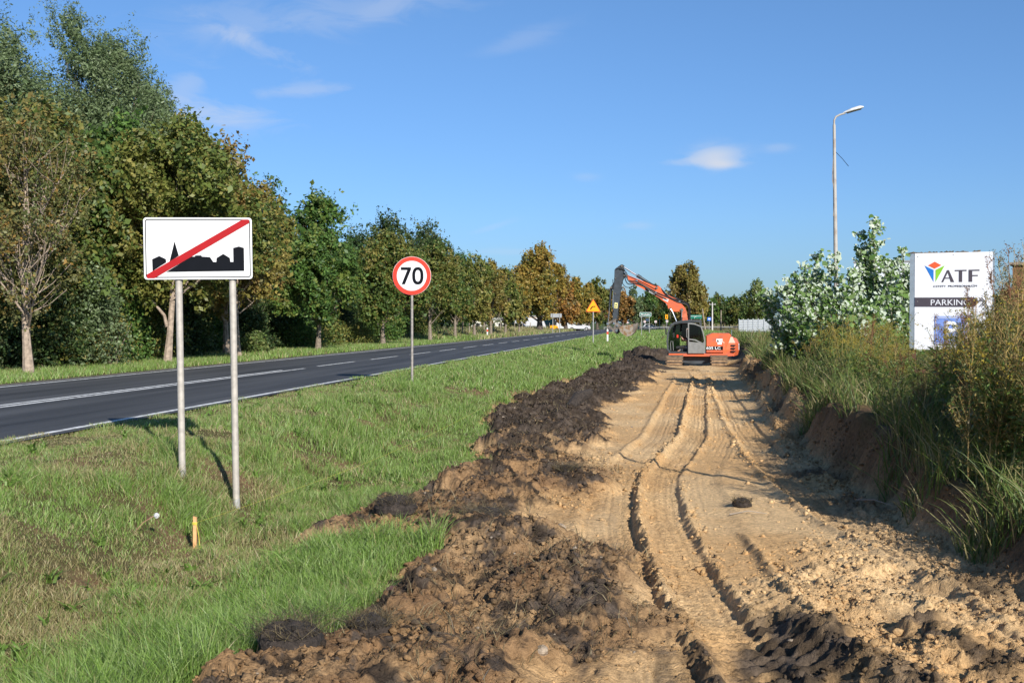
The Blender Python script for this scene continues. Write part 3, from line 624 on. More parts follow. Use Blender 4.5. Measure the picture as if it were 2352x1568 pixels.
tree_px('maple_tree', 'olive brown tree second to the right of the 70 sign', 1090, XR, 588, 736, 40, 'olive', 9, nl=13000, ls=.1, group=GR)
tree_px('maple_tree', 'small olive tree behind the red and white post on the far verge', 1128, XR, 600, 738, 34, 'brownmaple', 10, nl=11000, ls=.11, group=GR)
tree_px('maple_tree', 'small golden tree halfway between the 70 sign and the big orange chestnut', 1160, XR, 618, 738, 34, 'olive', 11, nl=10000, ls=.12, group=GR)
tree_px('maple_tree', 'low golden tree touching the left side of the big orange chestnut', 1192, XR, 635, 740, 28, 'gold', 12, nl=9000, ls=.12, group=GR)
tree_px('chestnut_tree', 'large round orange and gold chestnut beyond the road signs', 1240, XR - 1, 566, 733, 57, 'gold', 13, nl=42000, ls=.15, bark=BARKD, trunk_r=.42, group='chestnuts by the bend', lobes=34, spike=.5)
CH = 'chestnuts by the bend'
for i, (px, Y, top, hw, pal, lab) in enumerate([(1300, 190, 640, 34, 'rust', 'rusty chestnut right behind the back of the grey road sign'), (1328, 205, 636, 26, 'gold', 'golden chestnut left of the yellow triangle sign'),
        (1352, 225, 650, 22, 'gold', 'golden chestnut partly hidden by the yellow triangle sign'), (1372, 235, 640, 30, 'olive', 'olive gold chestnut left of the dark digger arm'),
        (1400, 260, 668, 18, 'rust', 'rusty chestnut directly behind the dark digger arm'), (1430, 262, 662, 22, 'rust', 'rusty brown chestnut just right of the dark digger arm')]):
    tree_px('chestnut_tree', lab, px, 0, top, 738, hw, pal, 20 + i, Y=Y, nl=13000, ls=.2, bark=BARKD, trunk_r=.3, group=CH, spike=.3)
tree_px('poplar_tree', 'pale green pointed poplar between the rusty chestnut and the green place name sign', 1455, 0, 655, 742, 14, 'willow', 31, Y=275, nl=9000, ls=.2, spike=.3)
tree_px('chestnut_tree', 'large dark brown and green chestnut above the red digger boom', 1574, 0, 606, 752, 47, 'brownmaple', 32, Y=248, nl=42000, ls=.2, bark=BARKD, trunk_r=.4, group=CH, lobes=34, spike=.3)
tree_px('birch_tree', 'lone green birch right of the boom above the grey mesh fence', 1740, 0, 645, 738, 34, 'birch', 33, Y=250, nl=16000, ls=.17, spike=.6)
# tall trees behind the row
BT = 'tall trees behind the roadside row'
for i, (px, X, top, bot, hw, pal, nl, lab) in enumerate([
        (10, -25, 48, 560, 120, 'willow', 70000, 'tall grey green willow at the left edge of the picture'),
        (182, -25, 8, 560, 100, 'willow', 80000, 'tallest pale willow rising above all other trees'),
        (275, -24, 70, 560, 100, 'willow', 70000, 'tall willow on the right shoulder of the tallest one'),
        (335, -25.5, 150, 520, 72, 'willow', 36000, 'slim willow standing at the right end of the tall willows'),
        (435, -24, 270, 700, 85, 'brownmaple', 30000, 'tall brown topped maple above the end of town sign'),
        (110, -21, 250, 720, 180, 'mixed', 60000, 'dense olive tree filling the space behind the orange brown tree'),
        (-40, -20.5, 230, 700, 120, 'olive', 34000, 'olive tree cut by the left edge of the picture'),
        (255, -21.5, 280, 740, 130, 'green', 56000, 'bright green tree behind the gap left of the end of town sign'),
        (610, -24, 400, 740, 70, 'green', 22000, 'slim green tree between the maple and the dark green pair'),
        (728, -24, 442, 740, 84, 'green', 34000, 'dark green tree with the pointed top left of the 70 sign'),
        (900, -24, 494, 745, 100, 'dark', 38000, 'broad dark maple above and left of the 70 sign'),
        (985, -24, 516, 745, 60, 'dark', 22000, 'dark maple with twiggy top above the 70 sign'),
        (815, -25, 530, 745, 74, 'dark', 20000, 'low dark tree in the dip between two broad dark maples'),
        (1060, -25, 578, 745, 50, 'green', 15000, 'green tree peeping over the row right of the 70 sign'),
        (650, -22, 500, 745, 84, 'mixed', 26000, 'leafy tree behind the mid green roadside tree'),
        (1110, -25, 592, 745, 46, 'mixed', 12000, 'olive tree closing the skyline above the far red and white post'),
        (1155, -25, 612, 745, 40, 'olive', 10000, 'olive tree on the skyline left of the big orange chestnut')]):
    tree_px('broadleaf_tree', lab, px, X, top, bot, hw, pal, 50 + i, nl=nl, ls=.068 if i < 4 else (.085 if i < 8 else .105), asp=.34 if i < 4 else .62, trunk_r=.17, group=BT, spike=1.1 if i < 4 else .8, lobes=46 if i < 4 else 36)
# undergrowth shrubs in the shade of the row
def make_shrub(name, label, x, y, h, r_, pal, seed, nl, ls=.06, group=None, z0=None, copy_of=None):
    g = np.random.default_rng(seed); t_ = thing(name, label, 'shrub', (x, y, hz(x, y) - .05 if z0 is None else z0), 0, group)
    b = MB()
    for k in range(7):
        a = g.uniform(0, 6.28); e = g.uniform(.3, .8) * r_; b.tube([(math.cos(a) * .08, math.sin(a) * .08, 0), (math.cos(a) * e * .5, math.sin(a) * e * .5, h * .5), (math.cos(a) * e, math.sin(a) * e, h * .9)], [.03, .018, .006], 5, False)
    b.build('stem', BARK, t_)
    nt_ = nl // 12; a = g.uniform(0, 6.283, nt_); q = g.uniform(0, 1, nt_) ** .5; zz = g.uniform(.02, 1, nt_) ** .8; w = np.sqrt(np.clip(1 - (zz * 1.0) ** 2.4, 0.02, 1)) * (.7 + .5 * vn(a * 1.3, zz * 4, seed))
    tw = np.stack([np.cos(a) * q * w * r_, np.sin(a) * q * w * r_, zz * h * (.8 + .4 * vn(a * 2 + 5, q * 2, seed + 1))], 1)
    c = np.repeat(tw, 12, 0) + g.normal(0, .12, (nt_ * 12, 3)); p_, w_ = PAL[pal]; p_ = np.array(p_); w_ = np.array(w_, float)
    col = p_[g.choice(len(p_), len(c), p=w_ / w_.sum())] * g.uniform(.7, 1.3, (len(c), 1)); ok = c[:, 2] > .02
    v, f, cc = leaf_cards(c[ok], ls * g.uniform(.6, 1.3, ok.sum()), col[ok]); link('foliage', fast_mesh('foliage', v, f, LEAF, cc), t_); return t_
UG = 'dark undergrowth shrubs behind the roadside trunks'
ORD = 'first second third fourth fifth sixth seventh eighth ninth tenth eleventh twelfth thirteenth fourteenth fifteenth sixteenth seventeenth eighteenth nineteenth twentieth'.split() + ['twenty-' + q for q in 'first second third fourth fifth'.split()]
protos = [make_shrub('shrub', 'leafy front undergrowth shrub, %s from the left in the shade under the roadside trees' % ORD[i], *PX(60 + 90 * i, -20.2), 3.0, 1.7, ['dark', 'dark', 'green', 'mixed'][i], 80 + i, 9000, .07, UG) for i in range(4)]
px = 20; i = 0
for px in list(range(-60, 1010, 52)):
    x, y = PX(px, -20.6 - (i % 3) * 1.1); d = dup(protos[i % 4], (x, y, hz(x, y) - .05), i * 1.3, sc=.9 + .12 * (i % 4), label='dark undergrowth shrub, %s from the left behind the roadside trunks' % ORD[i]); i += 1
make_shrub('shrub', 'grey green shrub with small leaves right of the orange brown tree', *PX(195, -19.3), 3.4, 1.6, 'willow', 90, 14000, .055)
make_shrub('shrub', 'low bright leafy shrub at the foot of the thin trunk right of the sign poles', *PX(585, -18.9), .9, .6, 'birch', 91, 2500, .07)
make_shrub('shrub', 'bare twiggy brown shrub with pale stems left of the forked maple trunk', *PX(258, -18.5), 1.7, .9, 'brownmaple', 92, 900, .04)
make_shrub('shrub', 'green shrub at the foot of the trunk left of the 70 sign', *PX(690, -20), 2.2, 1.5, 'green', 93, 7000, .06)
make_shrub('shrub', 'beige dry weed mound under the trees left of the 70 sign', *PX(815, -20), 1.4, 1.7, 'olive', 94, 6000, .05)

# far belt of woods: each a tree
FB = 'trees of the distant wood beyond the bend'
fp = [make_tree('distant_tree', 'dark green tree in the distant wood beyond the bend', -30 + 14 * k, 330, 10 + 1.5 * k, 3.6, 2.0, ['dark', 'green', 'mixed'][k], 100 + k, nl=5500, ls=.3, group=FB, trunk_r=.25) for k in range(3)]
for px, X in ((1480, 0),): pass
k = 0
for px, Y, sc_ in [(1470, 330, 1.0), (1492, 340, 1.05), (1508, 350, .8), (1524, 330, .7), (1540, 320, .75), (1606, 330, .7), (1620, 340, .8), (1634, 330, .85), (1648, 345, .9), (1662, 330, .82), (1676, 345, .9), (1690, 330, .8), (1702, 340, .75), (1716, 320, .6), (1760, 320, .5), (1556, 340, .8), (1590, 330, .85), (1500, 420, 1.3), (1786, 600, .6), (1810, 620, .6), (1835, 640, .6),
                   (1860, 600, .7), (1886, 640, .7), (2230, 240, .55), (2290, 170, .60), (2310, 160, .58), (2345, 165, .6), (2375, 160, .6)]:
    a, b_ = ray(px); x, y = a / b_ * Y, Y; dup(fp[k % 3], (x, y, hz(x, y) - .2), k * 1.7, sc=sc_ * .92, label='distant dark tree %s' % ('over the place name sign and boom foot' if px < 1550 else 'in the wood between boom and lone birch' if px < 1730 else 'on the horizon right of the lone birch' if px < 2000 else 'behind the white board near the right edge')); k += 1
for k in range(34):      # behind the roadside row, closing the skyline
    px = -40 + k * 44 if k < 30 else 1260 + (k - 30) * 45; X = -33 - (k % 3) * 4
    if px > 1180: x, y = ray(px)[0] / ray(px)[1] * 300, 300; s_ = .75
    else: x, y = PX(px, X); s_ = .40 if px > 400 else .55
    dup(fp[k % 3], (x, y, hz(x, y) - .2), k * 2.1, sc=s_ * (1 if px > 1180 else max(.8, min(1.0, 1.0))), label='dark green tree standing behind the roadside row', group='dark trees behind the roadside row')
for k, o in enumerate(fp):
    a, b_ = ray(1484 + 14 * k); o.location = (a / b_ * 345, 345, hz(a / b_ * 345, 345) - .2); o.scale = (.8, .8, .8)
protos = None
# ------------------------------------------------------------------ road signs
GALV = mat('galvanised_steel', (.36, .35, .33), .5, .35, var=.15, scale=12); GALVB = mat('weathered_steel', (.30, .27, .24), .6, .3, var=.2, scale=20)
SWHITE = mat('sign_white', (.68, .68, .68), .45, var=.06, scale=3, spec=.3); SBLACK = mat('sign_black', (.004, .005, .008), .6, var=.1, spec=.08); SRED = mat('sign_red', (.34, .008, .012), .55, var=.05, spec=.15)
SORED = mat('sign_orange_red', (.66, .045, .025), .5, var=.05, spec=.2); SYEL = mat('sign_yellow', (.78, .33, .008), .5, var=.04, spec=.2); SGREEN = mat('sign_green', (.008, .13, .09), .6, var=.06, spec=.1); SBLUE = mat('sign_blue', (.02, .12, .5), .4, var=.05); SGREY = mat('sign_back_grey', (.33, .34, .35), .5, .5, var=.1)
POLEM = mat('sign_pole_grey', (.42, .38, .33), .55, .1, var=.12, scale=18)
def rrect(w, h, r, n_=5):
    p = []
    for cx, cz, a0 in ((w / 2 - r, h / 2 - r, 0), (-w / 2 + r, h / 2 - r, 90), (-w / 2 + r, -h / 2 + r, 180), (w / 2 - r, -h / 2 + r, 270)):
        for k in range(n_ + 1): a = R(a0 + 90 * k / n_); p.append((cx + r * math.cos(a), cz + r * math.sin(a)))
    return p
def disc(r, n_=56): return [(r * math.cos(2 * math.pi * k / n_), r * math.sin(2 * math.pi * k / n_)) for k in range(n_)]
def sh(pts, dx, dz): return [(a + dx, b + dz) for a, b in pts]
# end of built-up area sign
x, y = P(464, 12.98); zb = min(hz(*P(421, 12.6)), hz(*P(543, 12.6))); z0 = zb; pz = ZAT(571, 12.98) - z0
t = thing('town_end_sign', 'white road sign, black town skyline crossed by a red stripe, on two poles', 'road sign', (x, y, z0), R(17)); t.rotation_euler = (0, R(-.7), R(17))
k = .002804; q = lambda a, b: ((a - 776) * k, (975 - b) * k + pz)
MB().prism(sh(rrect(1.205, .705, .035), 0, pz), 0, .022, .002).build('board', SWHITE, t)
b = MB(); o = rrect(1.165, .665, .026); i_ = rrect(1.145, .645, .02); n = len(o)
b.add([(a, -.002, c + pz) for a, c in o] + [(a, -.002, c + pz) for a, c in i_], [(j, (j + 1) % n, n + (j + 1) % n, n + j) for j in range(n)]); b.build('black_border', SBLACK, t)
for nm, pts in (('skyline', [(649, 1070), (700, 1038), (717, 1026), (748, 1008), (762, 1008), (764, 1003), (788, 1003), (790, 1008), (822, 1010), (835, 1030), (847, 1030), (848, 1014), (875, 997), (901, 1014), (903, 1030), (915, 1030), (915, 973), (938, 967), (958, 973), (958, 1067)]),
                ('skyline', [(595, 1066), (594, 1018), (622, 1005), (648, 1018), (649, 1031)]), ('skyline', [(662, 1028), (683, 945), (699, 1004)])):
    b = MB(); b.add([(*[q(a, c)[0]], -.003, q(a, c)[1]) for a, c in pts], [tuple(range(len(pts)))]); b.build(nm, SBLACK, t)
b = MB(); pts = [(572, 1090), (575, 1095), (602, 1095), (981, 871), (981, 859), (978, 857), (953, 857), (572, 1080)]; b.add([(q(a, c)[0], -.005, q(a, c)[1]) for a, c in pts], [tuple(range(len(pts)))]); b.build('red_stripe', SRED, t)
for pxp, pxt in ((421, 409), (543, 529)):
    px_, py_ = P(pxp, 12.6); u = (pxp - 465) / F * 12.6 / .985; ub = u; zz = hz(px_, py_) - z0 - .15
    b = MB(); b.tube([(u - .012, .062, zz), (u - .012, .062, pz + .30)], .039, 16); pole_o = b.build('pole', POLEM, t, smooth=True)
    b = MB(); b.tube([(u - .012, .062, zz), (u - .012, .062, zz + .34)], .044, 16); b.build('pole_foot', GALV, pole_o, smooth=True)
    for cz in (-.2, .2): MB().box(u - .07, u + .05, .023, .03, pz + cz - .02, pz + cz + .02).build('bracket', GALV, t)
for rx, rz_ in ((-.57, .33), (.57, .33), (-.57, -.33), (.57, -.33)): pass
# 70 sign
x, y = P(946, 27.2); z0 = hz(x, y); pz = ZAT(633.5, 27.2) - z0
t = thing('speed_limit_sign', 'round white sign with red ring and black 70 on a steel pole beside the road', 'road sign', (x, y, z0), R(9))
MB().prism(sh(disc(.455), 0, pz), 0, .02).build('board', SORED, t)
b = MB(); b.prism(sh(disc(.358), 0, pz), -.003, .0); wf = b.build('white_face', SWHITE, t)
b = MB(); b.prism(sh(disc(.462), 0, pz), .012, .03); b.build('rim', SWHITE, t)
FMB = 1.18
def digit7(b, x0, w, h, th, y):
    b.add([(x0, y, pz + h / 2), (x0, y, pz + h / 2 - th), (x0 + w - th * 1.25, y, pz + h / 2 - th), (x0 + w, y, pz + h / 2 - th * .75), (x0 + w, y, pz + h / 2)], [(0, 1, 2, 3, 4)])
    b.add([(x0 + w - th * 1.35, y - .0005, pz + h / 2 - th), (x0 + w, y - .0005, pz + h / 2 - th * .75), (x0 + th * 1.45, y - .0005, pz - h / 2), (x0 + th * .25, y - .0005, pz - h / 2)], [(0, 1, 2, 3)][::-1])
def digit0(b, cx, w, h, th, y):
    n_ = 40; f_ = lambda a, c, k: (cx + abs(math.cos(k)) ** .85 * math.copysign(1, math.cos(k)) * a, y, pz + abs(math.sin(k)) ** .8 * math.copysign(1, math.sin(k)) * c)
    b.add([f_(w / 2, h / 2, 2 * math.pi * k / n_) for k in range(n_)] + [f_(w / 2 - th, h / 2 - th, 2 * math.pi * k / n_) for k in range(n_)], [(j, (j + 1) % n_, n_ + (j + 1) % n_, n_ + j) for j in range(n_)])
b = MB(); digit7(b, -.262, .245, .41, .068, -.005); b.build('digit', SBLACK, wf)
b = MB(); digit0(b, .145, .27, .42, .072, -.005); b.build('digit', SBLACK, wf)
MB().tube([(0, .05, -.3), (0, .05, pz + .4)], .032, 12).build('pole', GALVB, t, smooth=True)
# warning triangle
def tri(s_, r_=.05):
    p = []; H_ = s_ * math.sqrt(3) / 2
    for cx, cz, a0 in ((s_ / 2 - r_ * 1.73, -H_ / 3 + r_, -90), (0, H_ * 2 / 3 - 2 * r_, 30), (-s_ / 2 + r_ * 1.73, -H_ / 3 + r_, 150)):
        for k in range(5): a = R(a0 + 120 * k / 4); p.append((cx + r_ * math.cos(a), cz + r_ * math.sin(a)))
    return p
def warn(px, d, py, size, label, rz, arrow='curve', board=SYEL):
    x, y = P(px, d); z0 = hz(x, y); pz = ZAT(py, d) - z0; t = thing('warning_sign', label, 'road sign', (x, y, z0), rz)
    MB().prism(sh(tri(size), 0, pz), 0, .02).build('board', SORED if size > .5 else SYEL, t); b = MB(); b.prism(sh(tri(size * .90, .035), 0, pz), -.004, .0); b.build('yellow_face', board, t)
    if arrow == 'curve':
        s_ = size; outer = [(-.20, -.17), (-.19, -.06), (-.13, .03), (-.04, .085), (.06, .10)]; inner = [(.02, .04), (-.06, .01), (-.105, -.06), (-.12, -.17), (-.16, -.13)]
        b = MB(); pts = [(-.21, -.20), (-.205, -.09), (-.15, .0), (-.05, .065), (.07, .075), (.06, .10), (.20, .04), (.08, -.0), (.08, .02), (-.0, .01), (-.08, -.04), (-.13, -.11), (-.135, -.20), (-.172, -.17)]
        b.add([(a * s_ * .95, -.006, pz + c * s_ * .95 + .02) for a, c in pts[:5] + pts[5:7] + pts[7:]], [tuple(range(len(pts)))]); b.build('bend_arrow', SBLACK, t)
    else:
        b = MB(); b.add([(-.05 * size, -.006, pz - .2 * size), (.05 * size, -.006, pz - .2 * size), (.03 * size, -.006, pz + .25 * size), (-.03 * size, -.006, pz + .25 * size)], [(0, 1, 2, 3)]); b.add([(.04 * size, -.006, pz - .02 * size), (.14 * size, -.006, pz - .02 * size), (.14 * size, -.006, pz + .03 * size), (.04 * size, -.006, pz + .03 * size)], [(0, 1, 2, 3)]); b.build('symbol', SBLACK, t)
    MB().tube([(0, .05, -.2), (0, .05, pz + .3)], .045 if d < 100 else .05, 10).build('pole', GALV, t, smooth=True); return t
warn(1362.5, 81, 706, 1.07, 'orange yellow triangle sign with a bend arrow on a pole left of the digger arm', R(8))
warn(1515, 255, 729.5, .9, 'small distant yellow triangle sign right of the green place name sign', R(8), 'x')
# green place sign, crossed out
x, y = P(1482.5, 147); z0 = hz(x, y); pz = ZAT(722, 147) - z0
t = thing('place_name_sign', 'green place name sign Mirosławiec crossed out in red on two poles', 'road sign', (x, y, z0), R(7))
MB().prism(sh(rrect(1.50, .54, .05), 0, pz), 0, .03).build('board', SWHITE, t); gf_ = MB().prism(sh(rrect(1.42, .46, .04), 0, pz), -.006, 0).build('green_face', SGREEN, t)
text('lettering', 'Mirosławiec', SWHITE, gf_, 0, pz, 1.2, .26, -.012, .02)
b = MB(); b.add([(-.70, -.02, pz - .22), (-.62, -.02, pz - .22), (.70, -.02, pz + .22), (.62, -.02, pz + .22)], [(0, 1, 2, 3)]); b.build('red_stripe', SRED, t)
for u in (-.5, .5): MB().tube([(u, .06, -.2), (u, .06, pz + .25)], .045, 8).build('pole', GALV, t, smooth=True)
# back of a direction board on the far verge
x, y = P(1277.5, 160); z0 = hz(x, y); pz = ZAT(724.5, 160) - z0
t = thing('direction_sign', 'grey back of a road sign on two poles before the orange chestnut', 'road sign', (x, y, z0), R(5))
MB().box(-.78, .78, 0, .04, pz - .27, pz + .27).build('board', SGREY, t)
for u in (-.48, .48): MB().tube([(u, -.05, -.2), (u, -.05, pz + .29)], .05, 8).build('pole', GALV, t, smooth=True)
for dz in (-.15, .15): MB().box(-.76, .76, -.03, -.002, pz + dz - .02, pz + dz + .02).build('rail', GALV, t)
# delineator posts
def delineator(px, d, label, h=1.0):
    x, y = P(px, d); t = thing('delineator_post', label, 'road post', (x, y, hz(x, y) - .03), R(6), 'red and white delineator posts')
    b = MB(); b.prism([(-.06, 0), (.06, 0), (.06, h - .05), (.03, h), (-.03, h), (-.06, h - .02)], -.05, .05); b.build('post', SWHITE, t)
    MB().box(-.064, .064, -.054, .054, h * .62, h * .82, .004).build('red_band', SORED, t); return t
delineator(1395.5, 90, 'red and white post on the near verge under the digger bucket', 1.1)
delineator(1119.5, 108, 'red and white post on the far verge beneath the olive tree', 1.05)
delineator(1343.5, 210, 'distant red and white post on the far verge behind the yellow triangle sign', 1.3)
delineator(1458, 300, 'distant post between the first two chevron signs', 1.3); delineator(1551, 270, 'distant post near the digger cab roof', 1.2)
# chevrons on the bend
CG = 'red and white chevron signs on the bend'
for i, (px, py) in enumerate([(1441, 740), (1456, 738.5), (1481, 738.5), (1506, 738.5), (1532, 737.5)]):
    d = 285; x, y = P(px, d); z0 = hz(x, y); pz = ZAT(py, d) - z0
    t = thing('chevron_sign', 'red and white chevron sign on the bend, %s from the left' % ['first', 'second', 'third', 'fourth', 'fifth'][i], 'road sign', (x, y, z0), R(5), CG)
    MB().prism(sh(rrect(.56, .56, .04), 0, pz), 0, .03).build('board', SWHITE, t)
    b = MB()
    for s_ in (-.16, .08): b.add([(s_ - .06, -.004, pz + .24), (s_ + .04, -.004, pz + .24), (s_ + .17, -.004, pz), (s_ + .04, -.004, pz - .24), (s_ - .06, -.004, pz - .24), (s_ + .06, -.004, pz)], [(0, 1, 2, 5), (2, 3, 4, 5)])
    b.build('chevron', SRED, t); MB().tube([(0, .05, -.2), (0, .05, pz)], .03, 6).build('pole', GALV, t)
# other far signs
def plate(name, label, px, d, py, w, h, m_, poles=(0,), extra=None):
    x, y = P(px, d); z0 = hz(x, y); pz = ZAT(py, d) - z0; t = thing(name, label, 'road sign', (x, y, z0), R(5))
    MB().prism(sh(rrect(w, h, min(w, h) * .1), 0, pz), 0, .03).build('board', m_, t)
    for u in poles: MB().tube([(u, .06, -.2), (u, .06, pz + h * .4)], .05, 8).build('pole', GALV, t)
    return t, pz
t, pz = plate('information_sign', 'tall yellow sign with a black mark on the bend right of the yellow triangle', 1531, 265, 727.5, .62, 1.05, SYEL)
MB().box(-.08, .1, -.01, -.001, pz - .3, pz + .3).build('symbol', SBLACK, t)
t, pz = plate('direction_board', 'wide teal direction board above the digger cab', 1598, 230, 727.5, 2.5, .8, SGREEN, (-.9, .9))
MB().box(-1.1, 1.1, -.01, -.001, pz + .1, pz + .16).build('lettering', SWHITE, t)
b = MB(); b.tube([(-.3, -.01, pz - .3), (-.25, -.01, pz - .05), (.1, -.01, pz)], .035, 5); b.build('arrow', SWHITE, t)
t, pz = plate('blue_sign', 'small blue square sign beside the wooden pole left of the lone birch', 1629, 240, 732.5, .8, .7, SBLUE)
MB().box(-.2, .2, -.01, -.001, pz - .1, pz + .15).build('symbol', SWHITE, t)
t, pz = plate('blank_sign', 'small white plate behind the right pole of the green place name sign', 1487, 260, 734, .75, .6, SWHITE)
# guard rail on the bend
b = MB(); pts = [road_pt(s_) for s_ in range(232, 330, 6)]; pts = [(a + 4.6 * math.cos(th), c - 4.6 * math.sin(th)) for a, c, th in pts]
gr = thing('guard_rail', 'low grey guard rail along the outside of the bend', 'guard rail', (0, 0, 0))
pts2 = [(road_pt(s_)[0] - 4.4 * math.cos(road_pt(s_)[2]), road_pt(s_)[1] + 4.4 * math.sin(road_pt(s_)[2])) for s_ in range(240, 380, 6)]
b.tube([(a, c, .65 + hz(a, c)) for a, c in pts2], .12, 6); b.build('rail', GALV, gr)
for a, c in pts2[::2]: MB().box(a - .05, a + .05, c - .05, c + .05, hz(a, c) - .1, hz(a, c) + .7).build('post', GALV, gr)
# poles
WOOD = mat('weathered_wood', (.26, .21, .16), .85, var=.25, scale=6); CONC = mat('concrete_pole', (.50, .47, .43), .85, var=.15, scale=6)
def upole(px, d, top, label, m_, lean=0, arms=True):
    x, y = P(px, d); z0 = hz(x, y); h = ZAT(top, d) - z0; t = thing('utility_pole', label, 'utility pole', (x, y, z0), R(20)); t.rotation_euler = (0, R(lean), R(20))
    MB().tube([(0, 0, -.3), (0, 0, h)], [.18, .11], 10).build('pole', m_, t, smooth=True)
    if arms:
        MB().box(-.7, .7, -.05, .05, h - .5, h - .4).build('crossarm', GALV, t)
        b = MB(); [b.tube([(u, 0, h - .4), (u, 0, h - .22)], .04, 6) for u in (-.6, 0, .6)]; b.build('insulators', SWHITE, t)
    return t
upole(1636, 230, 694, 'pale concrete utility pole before the distant wood right of the boom', CONC)
upole(1620, 230, 708, 'brown wooden pole leaning before the distant wood right of the boom', WOOD, -8, False)
upole(1656, 260, 712, 'thin wooden pole before the distant wood nearer the lone birch', WOOD, 0, False)
upole(1800, 480, 655, 'distant power line mast on the horizon left of the poplar bush', GALV); upole(1806, 520, 648, 'taller distant power line mast on the horizon beside the poplar bush', GALV)
# street lamp
def street_lamp(x, y, ztop, label):
    z0 = hz(x, y); h = ztop - z0; t = thing('street_lamp', label, 'street lamp', (x, y, z0), 0); pm = mat('rusty_lamp_pole', (.40, .37, .33), .8, var=.2, scale=2.2, col2=(.26, .19, .14), thr=(.32, .5), bump=.3)
    MB().tube([(.05, 0, -.3), (0, 0, h * .4), (-.06, 0, h * .8), (-.08, 0, h - .28)], [.085, .075, .058, .05], 12).build('pole', pm, t, smooth=True)
    MB().tube([(-.08, 0, h - .30), (-.08, 0, h - .12), (-.02, 0, h + .0), (.12, 0, h + .07), (.30, 0, h + .12)], .034, 8).build('arm', pm, t, smooth=True)
    b = MB(); sec = [(.22, .03, .03), (.32, .07, .06), (.55, .13, .10), (.80, .13, .10), (.92, .05, .04)]; vs = []; n_ = 12
    for u, w, hh in sec:
        for k in range(n_): a = 2 * math.pi * k / n_; vs.append((u, math.cos(a) * w, h + .06 + u * .27 + math.sin(a) * hh * (1 if math.sin(a) > 0 else .4)))
    fs = [(i * n_ + j, i * n_ + (j + 1) % n_, (i + 1) * n_ + (j + 1) % n_, (i + 1) * n_ + j) for i in range(4) for j in range(n_)] + [tuple(range(n_)), tuple(range(4 * n_, 5 * n_))]
    b.add(vs, fs); b.build('lamp_head', mat('lamp_shell', (.62, .62, .60), .4, .1), t, smooth=True)
    b = MB(); b.add([(u, dy, h + .045 + u * .27 - (.045 if abs(dy) < .05 else .0)) for u in (.36, .58, .84) for dy in (-.09, -.03, .03, .09)], [(i * 4 + j, i * 4 + j + 1, i * 4 + j + 5, i * 4 + j + 4) for i in range(2) for j in range(3)]); b.build('lens', mat('lamp_lens', (.35, .36, .36), .2), t, smooth=True)
    MB().tube([(-.04, -.02, h * .86), (.2, -.05, h * .83), (.42, 0, h * .80)], .009, 4).build('loose_wire', SBLACK, t)
    MB().tube([(-.10, -.02, h * .86), (-.14, -.02, h * .75), (-.05, -.05, h * .68), (-.1, -.03, h * .6)], .012, 5).build('cable', WOOD, t); return t
street_lamp(*P(1919, 40), ZAT(270, 40), 'street lamp with a single white head on a rusty pole behind the poplar bush')
# thin pole added outside the frame to cast a shadow line over the ruts
x, y = 3.55, 10.6; t = thing('shadow_pole', 'thin steel pole added unseen beyond the right edge whose shadow crosses the sand', 'pole', (x, y, hz(x, y)), 0)
MB().tube([(0, 0, -.3), (0, 0, 4.35 - hz(x, y) - .6)], .042, 10).build('pole', GALV, t, smooth=True); MB().tube([(0, 0, 4.35 - hz(x, y) - .6), (0, 0, 4.35 - hz(x, y) - .56)], .034, 10).build('cap', GALV, t)

# ------------------------------------------------------------------ company board
x, y = P(2188.5, 23.4); z0 = hz(x, y); k = 23.4 / F; zt, zb_ = ZAT(580, 23.4) - z0, ZAT(803, 23.4) - z0; W = 167 * k
bd = thing('company_board', 'white ATF board with PARKING arrow and blue parking square on brown posts', 'sign board', (x, y, z0), R(-17))
AW = mat('board_white', (.74, .74, .77), .4, var=.02); ALU = mat('brushed_aluminium', (.42, .47, .50), .4, .6, var=.1); PURP = mat('dark_plum', (.062, .050, .062), .5, var=.05); RUST = mat('rusty_brown_paint', (.13, .045, .035), .7, var=.3, scale=8)
MB().box(-W / 2, W / 2, 0, .05, zb_, zt).build('face', AW, bd)
b = MB(); b.prism([(-W / 2 - .10, zb_), (-W / 2 - .001, zb_), (-W / 2 - .001, zt), (-W / 2 - .07, zt), (-W / 2 - .10, zt - .05)], .01, .36, .02); b.box(W / 2 + .001, W / 2 + .03, .0, .3, zb_, zt); b.build('frame', ALU, bd)
MB().box(-W / 2, W / 2, .052, .34, zb_ + .01, zt - .01).build('back', ALU, bd)
s_ = W / 550.0   # zoom crop pixels across the face
A = lambda a, c: ((a - 1792) * s_, (693 - c) * s_ + (zt + zb_) / 2)
def flat(name, pts, m_, yy=-.004, par=bd):
    b = MB(); b.prism([A(a, c) for a, c in pts], yy, -.0005); return b.build(name, m_, par)
flat('emblem_facet', [(1612, 420), (1660, 392), (1708, 420), (1660, 446)], mat('emblem_orange', (.70, .10, .03), .4)); flat('emblem_facet', [(1588, 421), (1653, 455), (1653, 546)], mat('emblem_blue', (.02, .17, .55), .4)); flat('emblem_facet', [(1732, 422), (1667, 455), (1667, 546)], mat('emblem_green', (.23, .50, .03), .4))
def glyph(name, polys):
    b = MB(); [b.prism([A(a, c) for a, c in p_], -.004 - .0004 * i, -.0005) for i, p_ in enumerate(polys)]; return b.build(name, PURP, bd)
glyph('letter', [[(1708, 549), (1722, 549), (1762, 458), (1748, 458)], [(1762, 458), (1748, 458), (1775, 549), (1800, 549)], [(1730, 523), (1785, 523), (1780, 515), (1734, 515)]])
glyph('letter', [[(1803, 458), (1886, 458), (1886, 468), (1803, 468)], [(1832, 469), (1856, 469), (1856, 549), (1832, 549)]])
